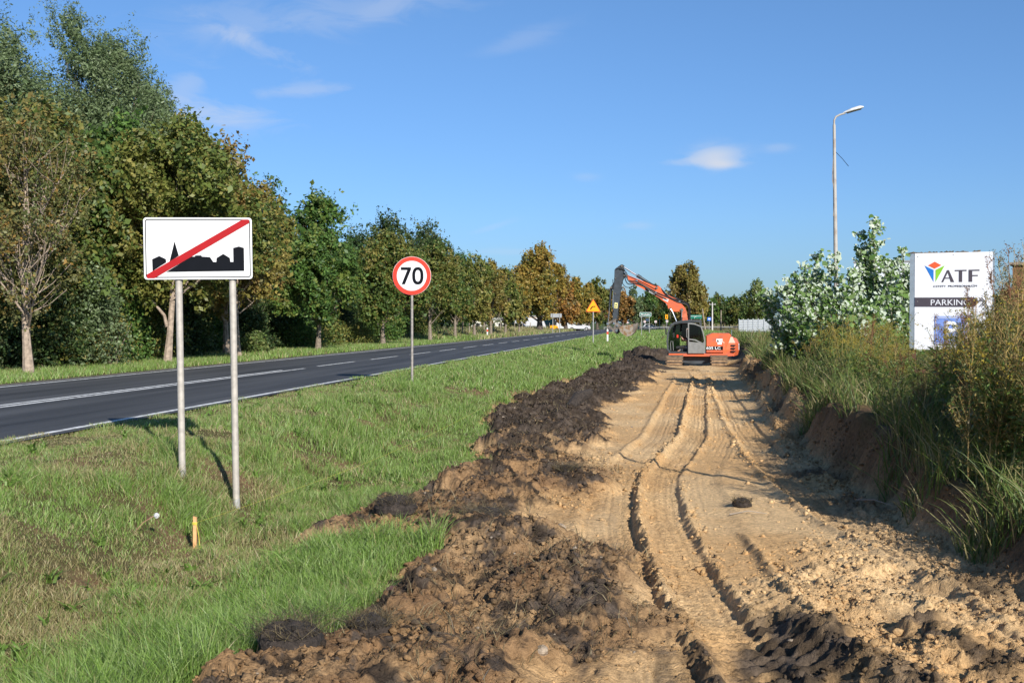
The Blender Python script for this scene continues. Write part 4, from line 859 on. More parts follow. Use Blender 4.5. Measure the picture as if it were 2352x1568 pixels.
glyph('letter', [[(1900, 458), (1976, 458), (1976, 468), (1900, 468)], [(1900, 469), (1926, 469), (1926, 549), (1900, 549)], [(1927, 498), (1965, 498), (1965, 507), (1927, 507)]])
def atext(name, s__, m_, x0, x1, z0_, z1_, yy=-.008, bold=0):
    a, c = A((x0 + x1) / 2, (z0_ + z1_) / 2); return text(name, s__, m_, bd, a, c, (x1 - x0) * s_, abs(z1_ - z0_) * s_, yy, bold)
atext('small_lettering', 'CZYSTY  PROFESJONALIZM', PURP, 1652, 1960, 572, 590)
flat('arrow_band', [(1518, 663), (1940, 666), (1975, 702), (1940, 738), (1518, 734)], PURP)
for dx in (0, 18, 34): flat('arrow_chevron', [(1952 + dx, 668), (1960 + dx, 668), (1994 + dx, 703), (1960 + dx, 738), (1952 + dx, 738), (1984 + dx, 703)], PURP if dx else AW, -.006)
atext('lettering', 'PARKING', AW, 1634, 1908, 680, 724, -.010)
PB = mat('parking_blue', (.17, .27, .62), .5); MB().prism([(a, c) for a, c in [A(*p_) for p_ in ((1660, 806), (1890, 806), (1890, 1024), (1660, 1024))]], -.004, -.0005).build('parking_square', PB, bd)
b = MB()
for (a, c, d, e) in ((1668, 814, 1882, 819), (1668, 1011, 1882, 1016), (1668, 820, 1673, 1010), (1877, 820, 1882, 1010)): b.prism([A(a, c), A(d, c), A(d, e), A(a, e)], -.007, -.005)
b.build('white_outline', AW, bd)
a_, c_ = A(1778, 915); text('parking_letter', 'P', AW, bd, a_, c_, 95 * s_, 140 * s_, -.009, .03)
for sx, sz in ((-.92, .95), (0, .97), (.93, .96), (-.92, -.9), (-.92, 0)): MB().prism(sh(disc(.010, 8), sx * W / 2, (zt + zb_) / 2 + sz * (zt - zb_) / 2 * .98), -.006, 0).build('screw', GALV, bd)
MB().box(-W / 2 - .13, -W / 2 + .02, .06, .24, -.3, zb_ - .002, .01).build('post', RUST, bd); MB().box(W / 2 - .12, W / 2 + .02, .06, .24, -.3, zb_ - .002, .01).build('post', RUST, bd); MB().box(-W / 2 + .02, W / 2 - .12, .10, .18, .42, .50).build('crossbar', RUST, bd)
b = MB()
for k_ in range(26): u = -W / 2 - .05 + W * .85 * (rng.uniform(0, 1) ** 1.5); b.tube([(u, rng.uniform(.02, .2), zt), (u + rng.uniform(-.05, .06), .1, zt + rng.uniform(.01, .035)), (u + rng.uniform(-.1, .1), .1, zt + .003)], .016, 5)
b.build('moss_on_top', mat('moss', (.10, .07, .035), .95, var=.4), bd)

# ------------------------------------------------------------------ digger (side view, nose to the left)
ex, ey = P(1601, 57.0); ex += .0
kz = 57.0 / F * .2197; ez = ZAT(838.5, 57.0)
E = lambda a, c: ((a - 1275) * kz, (1350 - c) * kz)
dg = thing('excavator', 'orange tracked digger with grey cab in the dug strip, arm raised left', 'excavator', (ex, ey, ez), R(-1.8))
OR = mat('digger_orange', (.66, .125, .038), .42, scale=2.5, bump=.03, col2=(.46, .11, .055), thr=(.36, .55)); OR2 = mat('digger_orange_dusty', (.50, .12, .05), .6, var=.3, scale=5); DG = mat('digger_dark_grey', (.040, .048, .056), .45, var=.25, scale=4); CG_ = mat('cab_grey', (.05, .056, .06), .45, var=.2); CL = mat('cab_light_grey', (.19, .19, .18), .5, var=.12, scale=6)
BK = mat('rubber_black', (.012, .012, .013), .5, var=.3); CHR = mat('chrome_rod', (.55, .56, .58), .18, .9, var=.05); STE = mat('worn_steel', (.16, .135, .11), .55, .35, var=.4, scale=7, bump=.3); MUD = mat('dried_mud', (.34, .21, .11), .95, var=.35, scale=9, bump=.8)
SEAT = mat('seat_fabric', (.03, .03, .035), .9); GLM = bpy.data.materials.new('cab_glass'); GLM.use_nodes = True; _n = GLM.node_tree.nodes; _l = GLM.node_tree.links
_g = _n.new('ShaderNodeBsdfGlossy'); _g.inputs['Roughness'].default_value = .03; _t = _n.new('ShaderNodeBsdfTransparent'); _t.inputs[0].default_value = (.20, .27, .27, 1); _f = _n.new('ShaderNodeFresnel'); _f.inputs[0].default_value = 1.5; _m = _n.new('ShaderNodeMixShader')
_l.new(_f.outputs[0], _m.inputs[0]); _l.new(_t.outputs[0], _m.inputs[1]); _l.new(_g.outputs[0], _m.inputs[2]); _l.new(_m.outputs[0], _n['Material Output'].inputs[0])
def ep(name, pts, y0, y1, m_, bev=.0, par=dg, mz=None): b = MB(); b.prism([E(*p_) for p_ in pts], y0, y1, bev); return b.build(name, m_, par)
def et(name, pts, r_, m_, par=dg, seg=8): b = MB(); b.tube([(E(a, c)[0], yy, E(a, c)[1]) for a, c, yy in pts], r_, seg); return b.build(name, m_, par, smooth=True)
# crawler tracks point towards the viewer
for (a, c) in ((962, 1138), (1412, 1582)):
    xa, xb_ = (a - 1275) * kz, (c - 1275) * kz; hh = .86; zb0 = -.30; yy0, yy1 = -1.95, 2.0; tr = MB(); prof = []
    for kk in range(9): an = R(90 + 180 * kk / 8); prof.append((yy0 + .40 + math.cos(an) * .40, zb0 + .40 + math.sin(an) * .40))
    for kk in range(9): an = R(-90 + 180 * kk / 8); prof.append((yy1 - .40 + math.cos(an) * .40, zb0 + .40 + math.sin(an) * .40))
    n_ = len(prof); tr.add([(xa + .06, p_[0], p_[1]) for p_ in prof] + [(xb_ - .06, p_[0], p_[1]) for p_ in prof], [tuple(range(n_)), tuple(range(2 * n_ - 1, n_ - 1, -1))] + [((j + 1) % n_, j, n_ + j, n_ + (j + 1) % n_) for j in range(n_)])
    tro = tr.build('track', MUD, dg)
    sh_ = MB(); per = 0; pl_ = prof + [prof[0]]
    pts_ = []
    for j in range(n_):
        p0, p1 = np.array(pl_[j]), np.array(pl_[j + 1]); ln = np.linalg.norm(p1 - p0); m_ = max(1, int(ln / .15)); pts_ += [(p0 + (p1 - p0) * q_ / m_, (p1 - p0) / (ln or 1)) for q_ in range(m_)]
    for (pp, dd) in pts_:
        nn_ = np.array((dd[1], -dd[0])); nn_ = nn_ if np.dot(nn_, pp - np.array(((yy0 + yy1) / 2, zb0 + .4))) > 0 else -nn_
        c0 = pp + dd * .01; c1 = pp + dd * .10; vs = []
        for xx in (xa, xb_):
            for cc_, o_ in ((c0, -.01), (c1, -.01), (c1, .025), (c0, .045)): w_ = cc_ + nn_ * o_; vs.append((xx, w_[0], w_[1]))
        sh_.add(vs, [(0, 1, 2, 3), (7, 6, 5, 4), (0, 4, 5, 1), (1, 5, 6, 2), (2, 6, 7, 3), (3, 7, 4, 0)])
    sh_.build('track_shoes', mat('muddy_steel', (.12, .082, .052), .85, var=.4, scale=5, bump=.5), tro)
ep('undercarriage', [(1110, 1262), (1440, 1262), (1440, 1310), (1330, 1330), (1220, 1330), (1110, 1310)], -.9, .9, DG, .03)
ep('turntable', [(1170, 1252), (1390, 1252), (1390, 1275), (1170, 1275)], -.6, .6, BK)
ep('deck', [(990, 1222), (1545, 1218), (1640, 1244), (1545, 1250), (1000, 1250), (988, 1236)], -1.26, 1.2, OR, .01)
hb = ep('engine_housing', [(1366, 1214), (1366, 1042), (1385, 1030), (1430, 1014), (1598, 1014), (1620, 1034), (1560, 1214)], -1.22, 1.15, OR, .05)
cw = MB(); lv = [(1538, 1216, 1.24), (1640, 1216, 1.12), (1695, 1216, .62), (1706, 1216, 0)]
tops = [(1538, 1048), (1640, 1050), (1680, 1066), (1690, 1072)]; bots = [(1538, 1247), (1650, 1247), (1690, 1236), (1696, 1234)]; mids = [(1538, 1140), (1662, 1140), (1702, 1150), (1710, 1150)]
ring = []
for (tp_, md, bt, (_, _, w)) in zip(tops, mids, bots, lv):
    ring.append([(E(*tp_)[0] - .03, -w * .94, E(*tp_)[1]), (E(*md)[0], -w, E(*md)[1] + .14), (E(*md)[0], -w, E(*md)[1] - .2), (E(*bt)[0], -w * .97, E(*bt)[1])])
vs = []; full = ring + [[(a, -b_, c) for a, b_, c in r0] for r0 in ring[:3][::-1]]
for r0 in full: vs += r0
m_ = len(full); fs = [(i * 4 + j, i * 4 + j + 1, (i + 1) * 4 + j + 1, (i + 1) * 4 + j) for i in range(m_ - 1) for j in range(3)]
fs += [tuple(i * 4 for i in range(m_)), tuple(i * 4 + 3 for i in range(m_ - 1, -1, -1)), (0, (m_ - 1) * 4, (m_ - 1) * 4 + 1, 1), (1, (m_ - 1) * 4 + 1, (m_ - 1) * 4 + 2, 2), (2, (m_ - 1) * 4 + 2, (m_ - 1) * 4 + 3, 3)]
cw.add(vs, fs); cwo = cw.build('counterweight', OR, dg)
for zz in (1130, 1160, 1190):
    ep('vent_slot', [(1617, zz), (1660, zz), (1666, zz + 8), (1660, zz + 12), (1622, zz + 12)], -1.235, -1.0, BK, par=cwo)
bs_ = ep('black_stripe', [(1366, 1147), (1540, 1147), (1540, 1184), (1366, 1184)], -1.232, -1.2205, SBLACK)
a_, c_ = E(1440, 1165); text('lettering', '605 LC', SWHITE, bs_, a_, c_, 145 * kz, 30 * kz, -1.24, .03, .006)
ep('white_label', [(1470, 1070), (1533, 1070), (1533, 1104), (1470, 1104)], -1.228, -1.2205, SWHITE); ep('white_label', [(1482, 1108), (1526, 1108), (1526, 1128), (1482, 1128)], -1.228, -1.2205, SWHITE)
ep('label_triangle', [(1474, 1100), (1486, 1076), (1498, 1100)], -1.232, -1.2285, BK); ep('label_mark', [(1508, 1084), (1530, 1084), (1530, 1090), (1508, 1090)], -1.232, -1.2285, BK)
a_, c_ = E(1690, 1140)
b = MB(); b.add([(1.98, -.72, .86), (2.02, -.55, .86), (2.03, -.5, 1.14), (2.0, -.62, 1.14)], [(0, 1, 2, 3)])
tb = MB(); q0, q1, q2, q3 = [Vector(p_) for p_ in (ring[1][1], ring[1][2], ring[2][2], ring[2][1])]; nn_ = (q1 - q0).cross(q2 - q1).normalized() * .012; nn_ = nn_ if nn_.y < 0 else -nn_
px0 = [tuple(q0.lerp(q3, u).lerp(q1.lerp(q2, u), w_) + nn_) for u, w_ in ((.80, .0), (.99, .0), (.99, .9), (.84, .9), (.87, .2), (.93, .2), (.93, .45), (.87, .45))]
tb.add(px0, [(0, 1, 5, 4), (1, 2, 6, 5), (2, 3, 7, 6), (3, 0, 4, 7)]); tb.build('white_emblem', SWHITE, cwo)
for zz in (1060,): et('handrail', [(1625, 1044, -.9), (1625, 990, -.9), (1628, 985, -.5), (1628, 1044, -.4)], .015, CHR)
ep('exhaust', [(1595, 1014), (1607, 1014), (1607, 1000), (1595, 1000)], .1, .2, BK)
# cab
def frame_poly(name, outer, inner, y0, y1, m_):
    n_ = len(outer); b = MB(); vs = []
    for y_ in (y0, y1):
        vs += [(E(*p_)[0], y_, E(*p_)[1]) for p_ in outer] + [(E(*p_)[0], y_, E(*p_)[1]) for p_ in inner]
    fs = []
    for j in range(n_):
        j2 = (j + 1) % n_; fs += [(j, j2, n_ + j2, n_ + j), (2 * n_ + j2, 2 * n_ + j, 3 * n_ + j, 3 * n_ + j2), (j2, j, 2 * n_ + j, 2 * n_ + j2), (n_ + j, n_ + j2, 3 * n_ + j2, 3 * n_ + j)]
    b.add(vs, fs); return b.build(name, m_, dg)
out_ = [(1000, 1218), (972, 1180), (966, 1090), (975, 1000), (1000, 935), (1040, 905), (1100, 890), (1310, 885), (1322, 900), (1322, 1218)]
in_ = [(1012, 1205), (988, 1172), (982, 1088), (992, 1005), (1014, 948), (1048, 925), (1102, 912), (1300, 905), (1306, 912), (1306, 1205)]
frame_poly('cab_frame', out_, in_, -1.24, -1.16, CG_); frame_poly('cab_frame', out_, in_, -.36, -.30, CG_)
ep('cab_roof', [(996, 938), (1010, 920), (1040, 902), (1100, 886), (1205, 876), (1308, 878), (1322, 884), (1322, 932), (1308, 932), (1302, 900), (1200, 892), (1105, 901), (1046, 917), (1018, 934)], -1.28, -.26, CG_, .015)
ep('cab_floor', [(1000, 1218), (1322, 1218), (1322, 1206), (1006, 1206)], -1.15, -.3, BK)
ep('cab_back', [(1300, 1205), (1320, 1205), (1318, 930), (1300, 910)], -1.15, -.37, BK)
ep('front_glass', [(1008, 1200), (980, 1165), (976, 1090), (984, 1005), (1010, 940), (1014, 944), (989, 1007), (981, 1090), (985, 1163), (1012, 1198)], -1.14, -.38, GLM)
ep('side_glass', [(1010, 1200), (988, 1165), (984, 1090), (992, 1010), (1016, 950), (1050, 925), (1295, 912), (1295, 1060), (1100, 1060), (1100, 1200)], -.345, -.335, GLM)
et('grab_handle', [(1010, 1190, -1.10), (1006, 1120, -1.16), (1014, 1092, -1.18), (1030, 1094, -1.18), (1036, 1190, -1.1)], .018, CL)
ep('wiper_motor', [(1025, 975), (1045, 975), (1045, 1060), (1030, 1060)], -.5, -.42, BK)
ep('seat', [(1110, 1180), (1175, 1180), (1180, 1110), (1205, 1000), (1230, 1000), (1235, 1180), (1235, 1205), (1115, 1205)], -.98, -.55, SEAT, .03)
ep('seat_console', [(1060, 1150), (1150, 1135), (1150, 1160), (1066, 1170)], -1.08, -.98, BK, .01)
ep('red_tool', [(1070, 1030), (1086, 1030), (1086, 1060), (1070, 1060)], -1.0, -.93, SORED)
# open door folded back against the body
dz = -1.36
do_ = [(1187, 1218), (1184, 907), (1250, 912), (1322, 940), (1345, 1010), (1362, 1100), (1357, 1218)]
di_ = [(1197, 1100), (1196, 920), (1248, 924), (1312, 948), (1333, 1012), (1348, 1090), (1340, 1112)]
do2 = do_; n_ = 7; door_o = frame_poly('door', do_, di_, dz, dz + .05, CL)
ep('door_panel', [(1188, 1216), (1196, 1130), (1260, 1138), (1342, 1180), (1352, 1215)], dz - .004, dz + .054, CL, .01, par=door_o)
ep('door_bar', [(1196, 1080), (1196, 1068), (1260, 1076), (1350, 1120), (1350, 1134), (1258, 1088)], dz - .006, dz + .056, CL, par=door_o)
ep('door_glass', [(1190, 1210), (1192, 915), (1250, 918), (1316, 945), (1338, 1012), (1353, 1100), (1350, 1210)], dz + .02, dz + .028, GLM, par=door_o)
et('door_handle', [(1184, 1060, dz - .02), (1172, 1055, dz - .05), (1172, 965, dz - .05), (1184, 962, dz - .02)], .016, CL, par=door_o)
et('mirror_arm', [(1000, 940, -1.2), (960, 930, -1.35)], .016, BK); ep('mirror', [(952, 955), (966, 955), (970, 1030), (956, 1030)], -1.42, -1.30, BK, .01)
# boom
lower = [(1125, 770), (1150, 745), (1168, 790), (1180, 880), (1186, 1100), (1112, 1100), (1118, 850), (1110, 800)]
ep('lower_boom', lower, -.20, .20, OR2, .02)
upper = [(536, 432), (548, 404), (600, 424), (855, 528), (872, 520), (890, 530), (905, 548), (962, 612), (1072, 664), (1140, 736), (1152, 762), (1130, 792), (1100, 790), (1060, 794), (1004, 788), (984, 774), (976, 750), (974, 730), (952, 702), (880, 650), (700, 545), (560, 468)]
ub = ep('upper_boom', upper, -.23, .23, OR, .02)
for (a, c, r_) in ((1000, 763, .075), (1118, 773, .085), (858, 542, .06)):
    cx, cz = E(a, c); MB().prism(sh(disc(r_, 20), cx, cz), -.29, .29, .01).build('pin', STE, dg, smooth=False)
ep('boom_nameplate', [(735, 545), (842, 598), (850, 622), (838, 622), (742, 570)], -.236, -.2305, SBLACK, par=ub)
a_, c_ = E(800, 588); text('boom_lettering', 'TEREX', SWHITE, ub, a_, c_, 88 * kz, 20 * kz, -.245, .03, .006, rot=R(-28))
ep('boom_label', [(926, 640), (984, 664), (974, 690), (920, 662)], -.236, -.2305, SWHITE); ep('boom_label_band', [(930, 652), (980, 672), (978, 678), (926, 657)], -.240, -.2365, BK)
# boom rams
for yy in (-.36, .36):
    et('boom_ram', [(1035, 1000, yy), (1062, 890, yy)], .055, DG); et('ram_rod', [(1062, 890, yy), (1020, 790, yy), (1003, 763, yy)], .03, CHR)
et('boom_ram', [(1108, 1000, -.32), (1116, 850, -.32)], .05, BK); et('ram_rod', [(1116, 850, -.32), (1118, 773, -.32)], .03, CHR)
# arm ram
et('arm_ram', [(862, 540, 0), (800, 506, 0), (676, 424, 0)], .075, DG, seg=12); et('ram_rod', [(676, 424, 0), (512, 322, 0)], .042, CHR); et('ram_gland', [(690, 433, 0), (650, 408, 0)], .09, DG, seg=12)
# stick
stick = [(415, 350), (425, 335), (484, 294), (500, 293), (516, 304), (513, 335), (520, 372), (530, 400), (520, 425), (495, 470), (474, 600), (455, 760), (436, 900), (398, 895), (397, 800), (402, 640), (408, 500), (413, 420)]
ep('stick', stick, -.19, .19, DG, .02)
ep('stick_lug', [(408, 480), (372, 530), (366, 545), (380, 552), (402, 560)], -.1, .1, DG, .01)
for (a, c, r_) in ((492, 311, .06), (525, 412, .07), (422, 600, .03), (426, 440, .035), (417, 890, .07), (376, 536, .05)): cx, cz = E(a, c); MB().prism(sh(disc(r_, 18), cx, cz), -.24, .24, .01).build('pin', STE, dg)
ep('warning_label', [(418, 694), (450, 698), (446, 756), (414, 752)], -.196, -.1905, mat('pale_yellow', (.75, .68, .28), .5)); ep('label_triangle', [(422, 724), (433, 702), (443, 726)], -.200, -.1965, BK); ep('label_mark', [(420, 736), (440, 738), (440, 746), (420, 744)], -.200, -.1965, BK)
et('bucket_ram', [(378, 540, 0), (362, 735, 0)], .062, DG, seg=12); et('ram_rod', [(362, 735, 0), (345, 905, 0)], .035, CHR)
et('pipe', [(405, 560, -.2), (398, 660, -.21), (402, 770, -.21)], .022, CHR); et('pipe', [(398, 450, -.2), (404, 560, -.21), (392, 720, -.21), (412, 790, -.22)], .02, BK)
# bucket linkage and bucket
for yy in (-.22, .17):
    ep('link', [(328, 918), (336, 905), (425, 862), (438, 872), (430, 888), (348, 930), (334, 930)], yy, yy + .05, STE, .005)
    ep('link', [(328, 925), (345, 905), (360, 925), (420, 975), (432, 1000), (412, 1012), (372, 958)], yy - .06, yy - .01, STE, .005)
ep('coupler', [(392, 890), (440, 892), (470, 925), (490, 950), (470, 1000), (445, 1025), (420, 1018), (402, 990), (412, 940)], -.24, .24, STE, .02)
for (a, c, r_) in ((346, 918, .06), (412, 915, .06), (445, 938, .05), (440, 990, .07)): cx, cz = E(a, c); MB().prism(sh(disc(r_, 16), cx, cz), -.30, .30, .01).build('pin', CHR, dg)
bo = [(470, 962), (500, 936), (560, 930), (656, 914), (651, 960), (632, 1005), (592, 1042), (552, 1050), (510, 1028), (478, 1000)]
b = MB(); sec = [E(*p_) for p_ in bo]
b.prism(sec, -.52, -.49); b.prism(sec, .49, .52)
shell = bo[3:] + bo[:1]; ip = [(a + (565 - a) * .06, c + (975 - c) * .08) for a, c in shell]
b.prism([E(*p_) for p_ in shell] + [E(*p_) for p_ in ip[::-1]], -.489, .489); bk = b.build('bucket', mat('bucket_steel', (.30, .26, .21), .5, .25, var=.35, scale=6, col2=(.22, .12, .05), thr=(.4, .6), bump=.3), dg)
ep('bucket_earth', [(486, 962), (510, 945), (560, 940), (600, 962), (590, 1028), (552, 1040), (514, 1020), (486, 994)], -.486, .486, MUD, .03)
for kk in range(5):
    yy = -.46 + kk * .21; ep('tooth', [(640, 922), (652, 905), (662, 912), (658, 935), (642, 940)], yy, yy + .08, STE)
ep('side_cutter', [(612, 925), (656, 914), (650, 958), (634, 1000), (610, 1008), (622, 960)], -.535, -.5205, STE, .004)
# hoses
hs = [([(505, 375, -.1), (520, 360, -.16), (548, 400, -.2), (555, 455, -.26), (600, 470, -.27), (640, 470, -.26), (700, 500, -.26), (860, 590, -.26), (980, 640, -.26), (1080, 690, -.26), (1170, 720, -.2), (1195, 790, -.1), (1190, 880, -.05)], .026),
      ([(510, 350, -.12), (540, 380, -.2), (545, 430, -.26), (580, 485, -.28), (630, 490, -.27), (720, 520, -.265), (840, 600, -.265), (960, 660, -.265)], .024),
      ([(470, 350, -.2), (515, 345, -.22), (528, 390, -.24), (530, 450, -.28), (560, 500, -.30), (625, 500, -.28)], .024), ([(500, 470, -.2), (505, 500, -.25), (545, 535, -.3), (600, 528, -.28), (635, 505, -.26)], .018),
      ([(430, 345, -.2), (470, 338, -.23), (510, 350, -.23), (525, 400, -.23)], .022), ([(660, 430, -.1), (720, 460, -.13), (800, 500, -.13), (870, 520, -.13), (930, 580, -.26), (990, 640, -.27), (1075, 670, -.27), (1140, 690, -.25), (1190, 720, -.2), (1205, 800, 0), (1200, 880, .1)], .026),
      ([(560, 415, -.24), (640, 450, -.25), (760, 510, -.25), (850, 560, -.25)], .014), ([(950, 610, .26), (1070, 655, .26), (1160, 700, .26), (1185, 760, .2), (1185, 880, .2)], .028),
      ([(455, 790, -.2), (458, 850, -.24), (440, 890, -.26), (450, 930, -.2)], .016), ([(436, 330, .05), (428, 345, .22), (424, 420, .22)], .02)]
def smoothp(p_):
    o_ = []; q_ = [p_[0]] + list(p_) + [p_[-1]]
    for i in range(len(p_) - 1):
        a, b_, c, d = [np.array(z_, float) for z_ in q_[i:i + 4]]
        for t_ in (0, .33, .66): o_.append(tuple(.5 * ((2 * b_) + (-a + c) * t_ + (2 * a - 5 * b_ + 4 * c - d) * t_ * t_ + (-a + 3 * b_ - 3 * c + d) * t_ ** 3)))
    return o_ + [tuple(p_[-1])]
for p_, r_ in hs: et('hose', smoothp(p_), r_, BK, seg=6)
for (a, c) in ((650, 465), (850, 588), (1095, 684), (640, 405), (524, 376)): cx, cz = E(a, c); MB().box(cx - .05, cx + .05, -.29, -.235, cz - .035, cz + .035, .01).build('hose_clamp', CHR, dg)

# operator in the cab, seated, body as one skinned surface
SKIN = mat('skin', (.42, .22, .15), .55, var=.05); NAVY = mat('dark_shirt', (.035, .04, .055), .85, var=.15); TROU = mat('grey_trousers', (.30, .30, .30), .9, var=.12); HAIR = mat('dark_hair', (.03, .02, .015), .7)
op = thing('person', 'seated person in dark shirt and light grey trousers inside the digger cab', 'person', (0, 0, 0))
mw = Matrix.Translation((ex, ey, ez)) @ Matrix.Rotation(R(-1.8), 4, 'Z')
def loc(a, c, yy): u, w = E(a, c); return mw @ Vector((u, yy, w))
def skinmesh(name, J, edges, root, m_, par, sub=2):
    me = bpy.data.meshes.new(name); me.from_pydata([j[0] for j in J], edges, []); me.update(); o = link(name, me, par); me.materials.append(m_)
    sk = o.modifiers.new('k', 'SKIN'); sk.use_smooth_shade = True; me.attributes
    if not me.skin_vertices:
        bm = None
    bpy.context.view_layer.update()
    try:
        for i, j in enumerate(J): v = me.skin_vertices[0].data[i]; v.radius = (j[1], j[1] * (j[2] if len(j) > 2 else 1)); v.use_root = (i == root)
    except Exception as e: print('skin', e)
    sb = o.modifiers.new('s', 'SUBSURF'); sb.levels = sub; sb.render_levels = sub; return o
import bmesh
def skinm(name, J, edges, root, m_, par, sub=2):
    me = bpy.data.meshes.new(name); bm = bmesh.new(); lay = bm.verts.layers.skin.verify(); vs = [bm.verts.new(j[0]) for j in J]
    for a, b_ in edges: bm.edges.new((vs[a], vs[b_]))
    for i, v in enumerate(vs): r0 = J[i][1]; v[lay].radius = (r0, r0 * (J[i][2] if len(J[i]) > 2 else 1)); v[lay].use_root = (i == root)
    bm.to_mesh(me); bm.free(); me.materials.append(m_); o = link(name, me, par); sk = o.modifiers.new('k', 'SKIN'); sk.use_smooth_shade = True; sb = o.modifiers.new('s', 'SUBSURF'); sb.levels = sub; sb.render_levels = sub; return o
yc = -.77
J = [(loc(1192, 1165, yc), .125, 1.15), (loc(1196, 1110, yc), .13, 1.1), (loc(1192, 1050, yc), .14, 1.25), (loc(1186, 1022, yc), .07), (loc(1182, 1005, yc), .052), (loc(1178, 982, yc), .085), (loc(1178, 965, yc), .075),
     (loc(1190, 1035, yc - .18), .06), (loc(1172, 1090, yc - .24), .046), (loc(1130, 1075, yc - .22), .036), (loc(1114, 1048, yc - .2), .028),
     (loc(1190, 1035, yc + .18), .06), (loc(1172, 1090, yc + .24), .046), (loc(1130, 1085, yc + .2), .036), (loc(1110, 1075, yc + .18), .028),
     (loc(1178, 1168, yc - .1), .09), (loc(1120, 1150, yc - .12), .068), (loc(1096, 1195, yc - .12), .045), (loc(1076, 1200, yc - .12), .03),
     (loc(1178, 1168, yc + .1), .09), (loc(1120, 1152, yc + .1), .068), (loc(1100, 1195, yc + .1), .045), (loc(1080, 1200, yc + .1), .03)]
ED = [(0, 1), (1, 2), (2, 3), (3, 4), (4, 5), (5, 6), (2, 7), (7, 8), (8, 9), (9, 10), (2, 11), (11, 12), (12, 13), (13, 14), (0, 15), (15, 16), (16, 17), (17, 18), (0, 19), (19, 20), (20, 21), (21, 22)]
skinm('body', J, ED, 0, SKIN, op)
Js = [(p0[0], p0[1] + .012, *(p0[2:])) for p0 in (J[0], J[1], J[2], J[7], J[8], J[11], J[12])]; skinm('shirt', Js, [(0, 1), (1, 2), (2, 3), (3, 4), (2, 5), (5, 6)], 0, NAVY, op)
Jt = [(p0[0], p0[1] + .014) for p0 in (J[0], J[15], J[16], J[17], J[19], J[20], J[21])]; skinm('trousers', Jt, [(0, 1), (1, 2), (2, 3), (0, 4), (4, 5), (5, 6)], 0, TROU, op)
skinm('hair', [(loc(1182, 962, yc), .07), (loc(1187, 974, yc), .074)], [(0, 1)], 0, HAIR, op)
for s_ in (-1, 1):
    hx = J[10 if s_ < 0 else 14][0]
    for fi_ in range(4): a0 = hx + Vector((-.01, (fi_ - 1.5) * .017, 0)); skinm('finger', [(a0, .009), (a0 + Vector((-.03, 0, .018)), .0085), (a0 + Vector((-.042, 0, -.008)), .008)], [(0, 1), (1, 2)], 0, SKIN, op, 1)
    a0 = hx + Vector((0, -s_ * .03, .01)); skinm('thumb', [(a0, .01), (a0 + Vector((-.03, s_ * .01, .02)), .009)], [(0, 1)], 0, SKIN, op, 1)
fx = loc(1171, 978, yc); skinm('nose', [(fx + Vector((-.03, 0, 0)), .012), (fx + Vector((-.05, 0, -.015)), .012)], [(0, 1)], 0, SKIN, op, 1)

# ------------------------------------------------------------------ stake, string, odds and ends
PINE = mat('fresh_pine', (.62, .33, .14), .7, var=.15, scale=20); YEL = mat('yellow_twine', (.62, .55, .08), .7)
sx, sy = P(445, 11.3); szz = hz(sx, sy); t = thing('survey_stake', 'short pale wooden stake with yellow twine tied near its top in the grass', 'stake', (sx, sy, szz), R(10))
b = MB(); b.prism([(-.017, -.1), (.017, -.1), (.022, .33), (-.012, .34)], -.012, .012, .002); b.build('peg', PINE, t)
for kk in range(3): MB().tube([(.024 * math.cos(a), .018 * math.sin(a), .26 + kk * .009) for a in np.linspace(0, 6.3, 13)], .0035, 5).build('twine_wrap', YEL, t)
MB().tube([(.02, -.015, .27), (.045, -.02, .15), (.055, -.02, .03)], .003, 5).build('twine_end', YEL, t); MB().tube([(.03, -.03, .02), (.07, -.05, .03)], .012, 8).build('twine_reel', YEL, t)
ex2, ey2 = -3.6, 22.0; pts = [(sx, sy, szz + .27)] + [(sx + (ex2 - sx) * q, sy + (ey2 - sy) * q, szz + .27 + (hz(ex2, ey2) + .3 - szz - .27) * q - .12 * math.sin(math.pi * q)) for q in np.linspace(.1, 1, 10)]
b = MB(); b.tube(pts, .0011, 4); o = b.build('string_line', YEL); tag(o, 'thin yellow string running from the stake over the grass towards the spoil heap', 'string')
dx_, dy_ = P(335, 11.0); dzz = hz(dx_, dy_); t = thing('dandelion', 'dandelion clock leaning over on a long pinkish stem in the grass', 'flower', (dx_, dy_, dzz + .05))
MB().tube([(-.12, 0, .04), (-.04, 0, .13), (.06, 0, .19), (.10, 0, .20)], .0035, 6).build('stem', mat('pink_stem', (.45, .22, .17), .6), t)
hv = rng.normal(0, 1, (700, 3)); hv /= np.linalg.norm(hv, axis=1)[:, None]; v, f, cc = leaf_cards(np.array((.10, 0, .20)) + hv * .027 * rng.uniform(.4, 1, (700, 1)), .0045, np.full((700, 3), .75)); link('seed_head', fast_mesh('seed_head', v, f, LEAF, cc), t)
def lump(name, label, px, py, zpl, r_, m_, cat, flat_=.7, seed=0, group=None):
    x, y = G(px, py, zpl); g = np.random.default_rng(seed); b = MB(); vs = []; n1, n2 = 9, 14
    for i in range(n1 + 1):
        th = math.pi * i / n1
        for j in range(n2): ph = 2 * math.pi * j / n2; q = r_ * (.8 + .4 * vn(np.array([math.cos(ph) * 1.4 + 7]), np.array([math.sin(ph) * 1.4 + i * .5]), seed)[0]); vs.append((math.sin(th) * math.cos(ph) * q, math.sin(th) * math.sin(ph) * q, math.cos(th) * q * flat_))
    fs = [(i * n2 + j, (i + 1) * n2 + j, (i + 1) * n2 + (j + 1) % n2, i * n2 + (j + 1) % n2) for i in range(n1) for j in range(n2)]; b.add(vs, fs)
    o = b.build(name, m_, None, (x, y, hz(x, y) + r_ * flat_ * .35)); tag(o, label, cat, group); return o
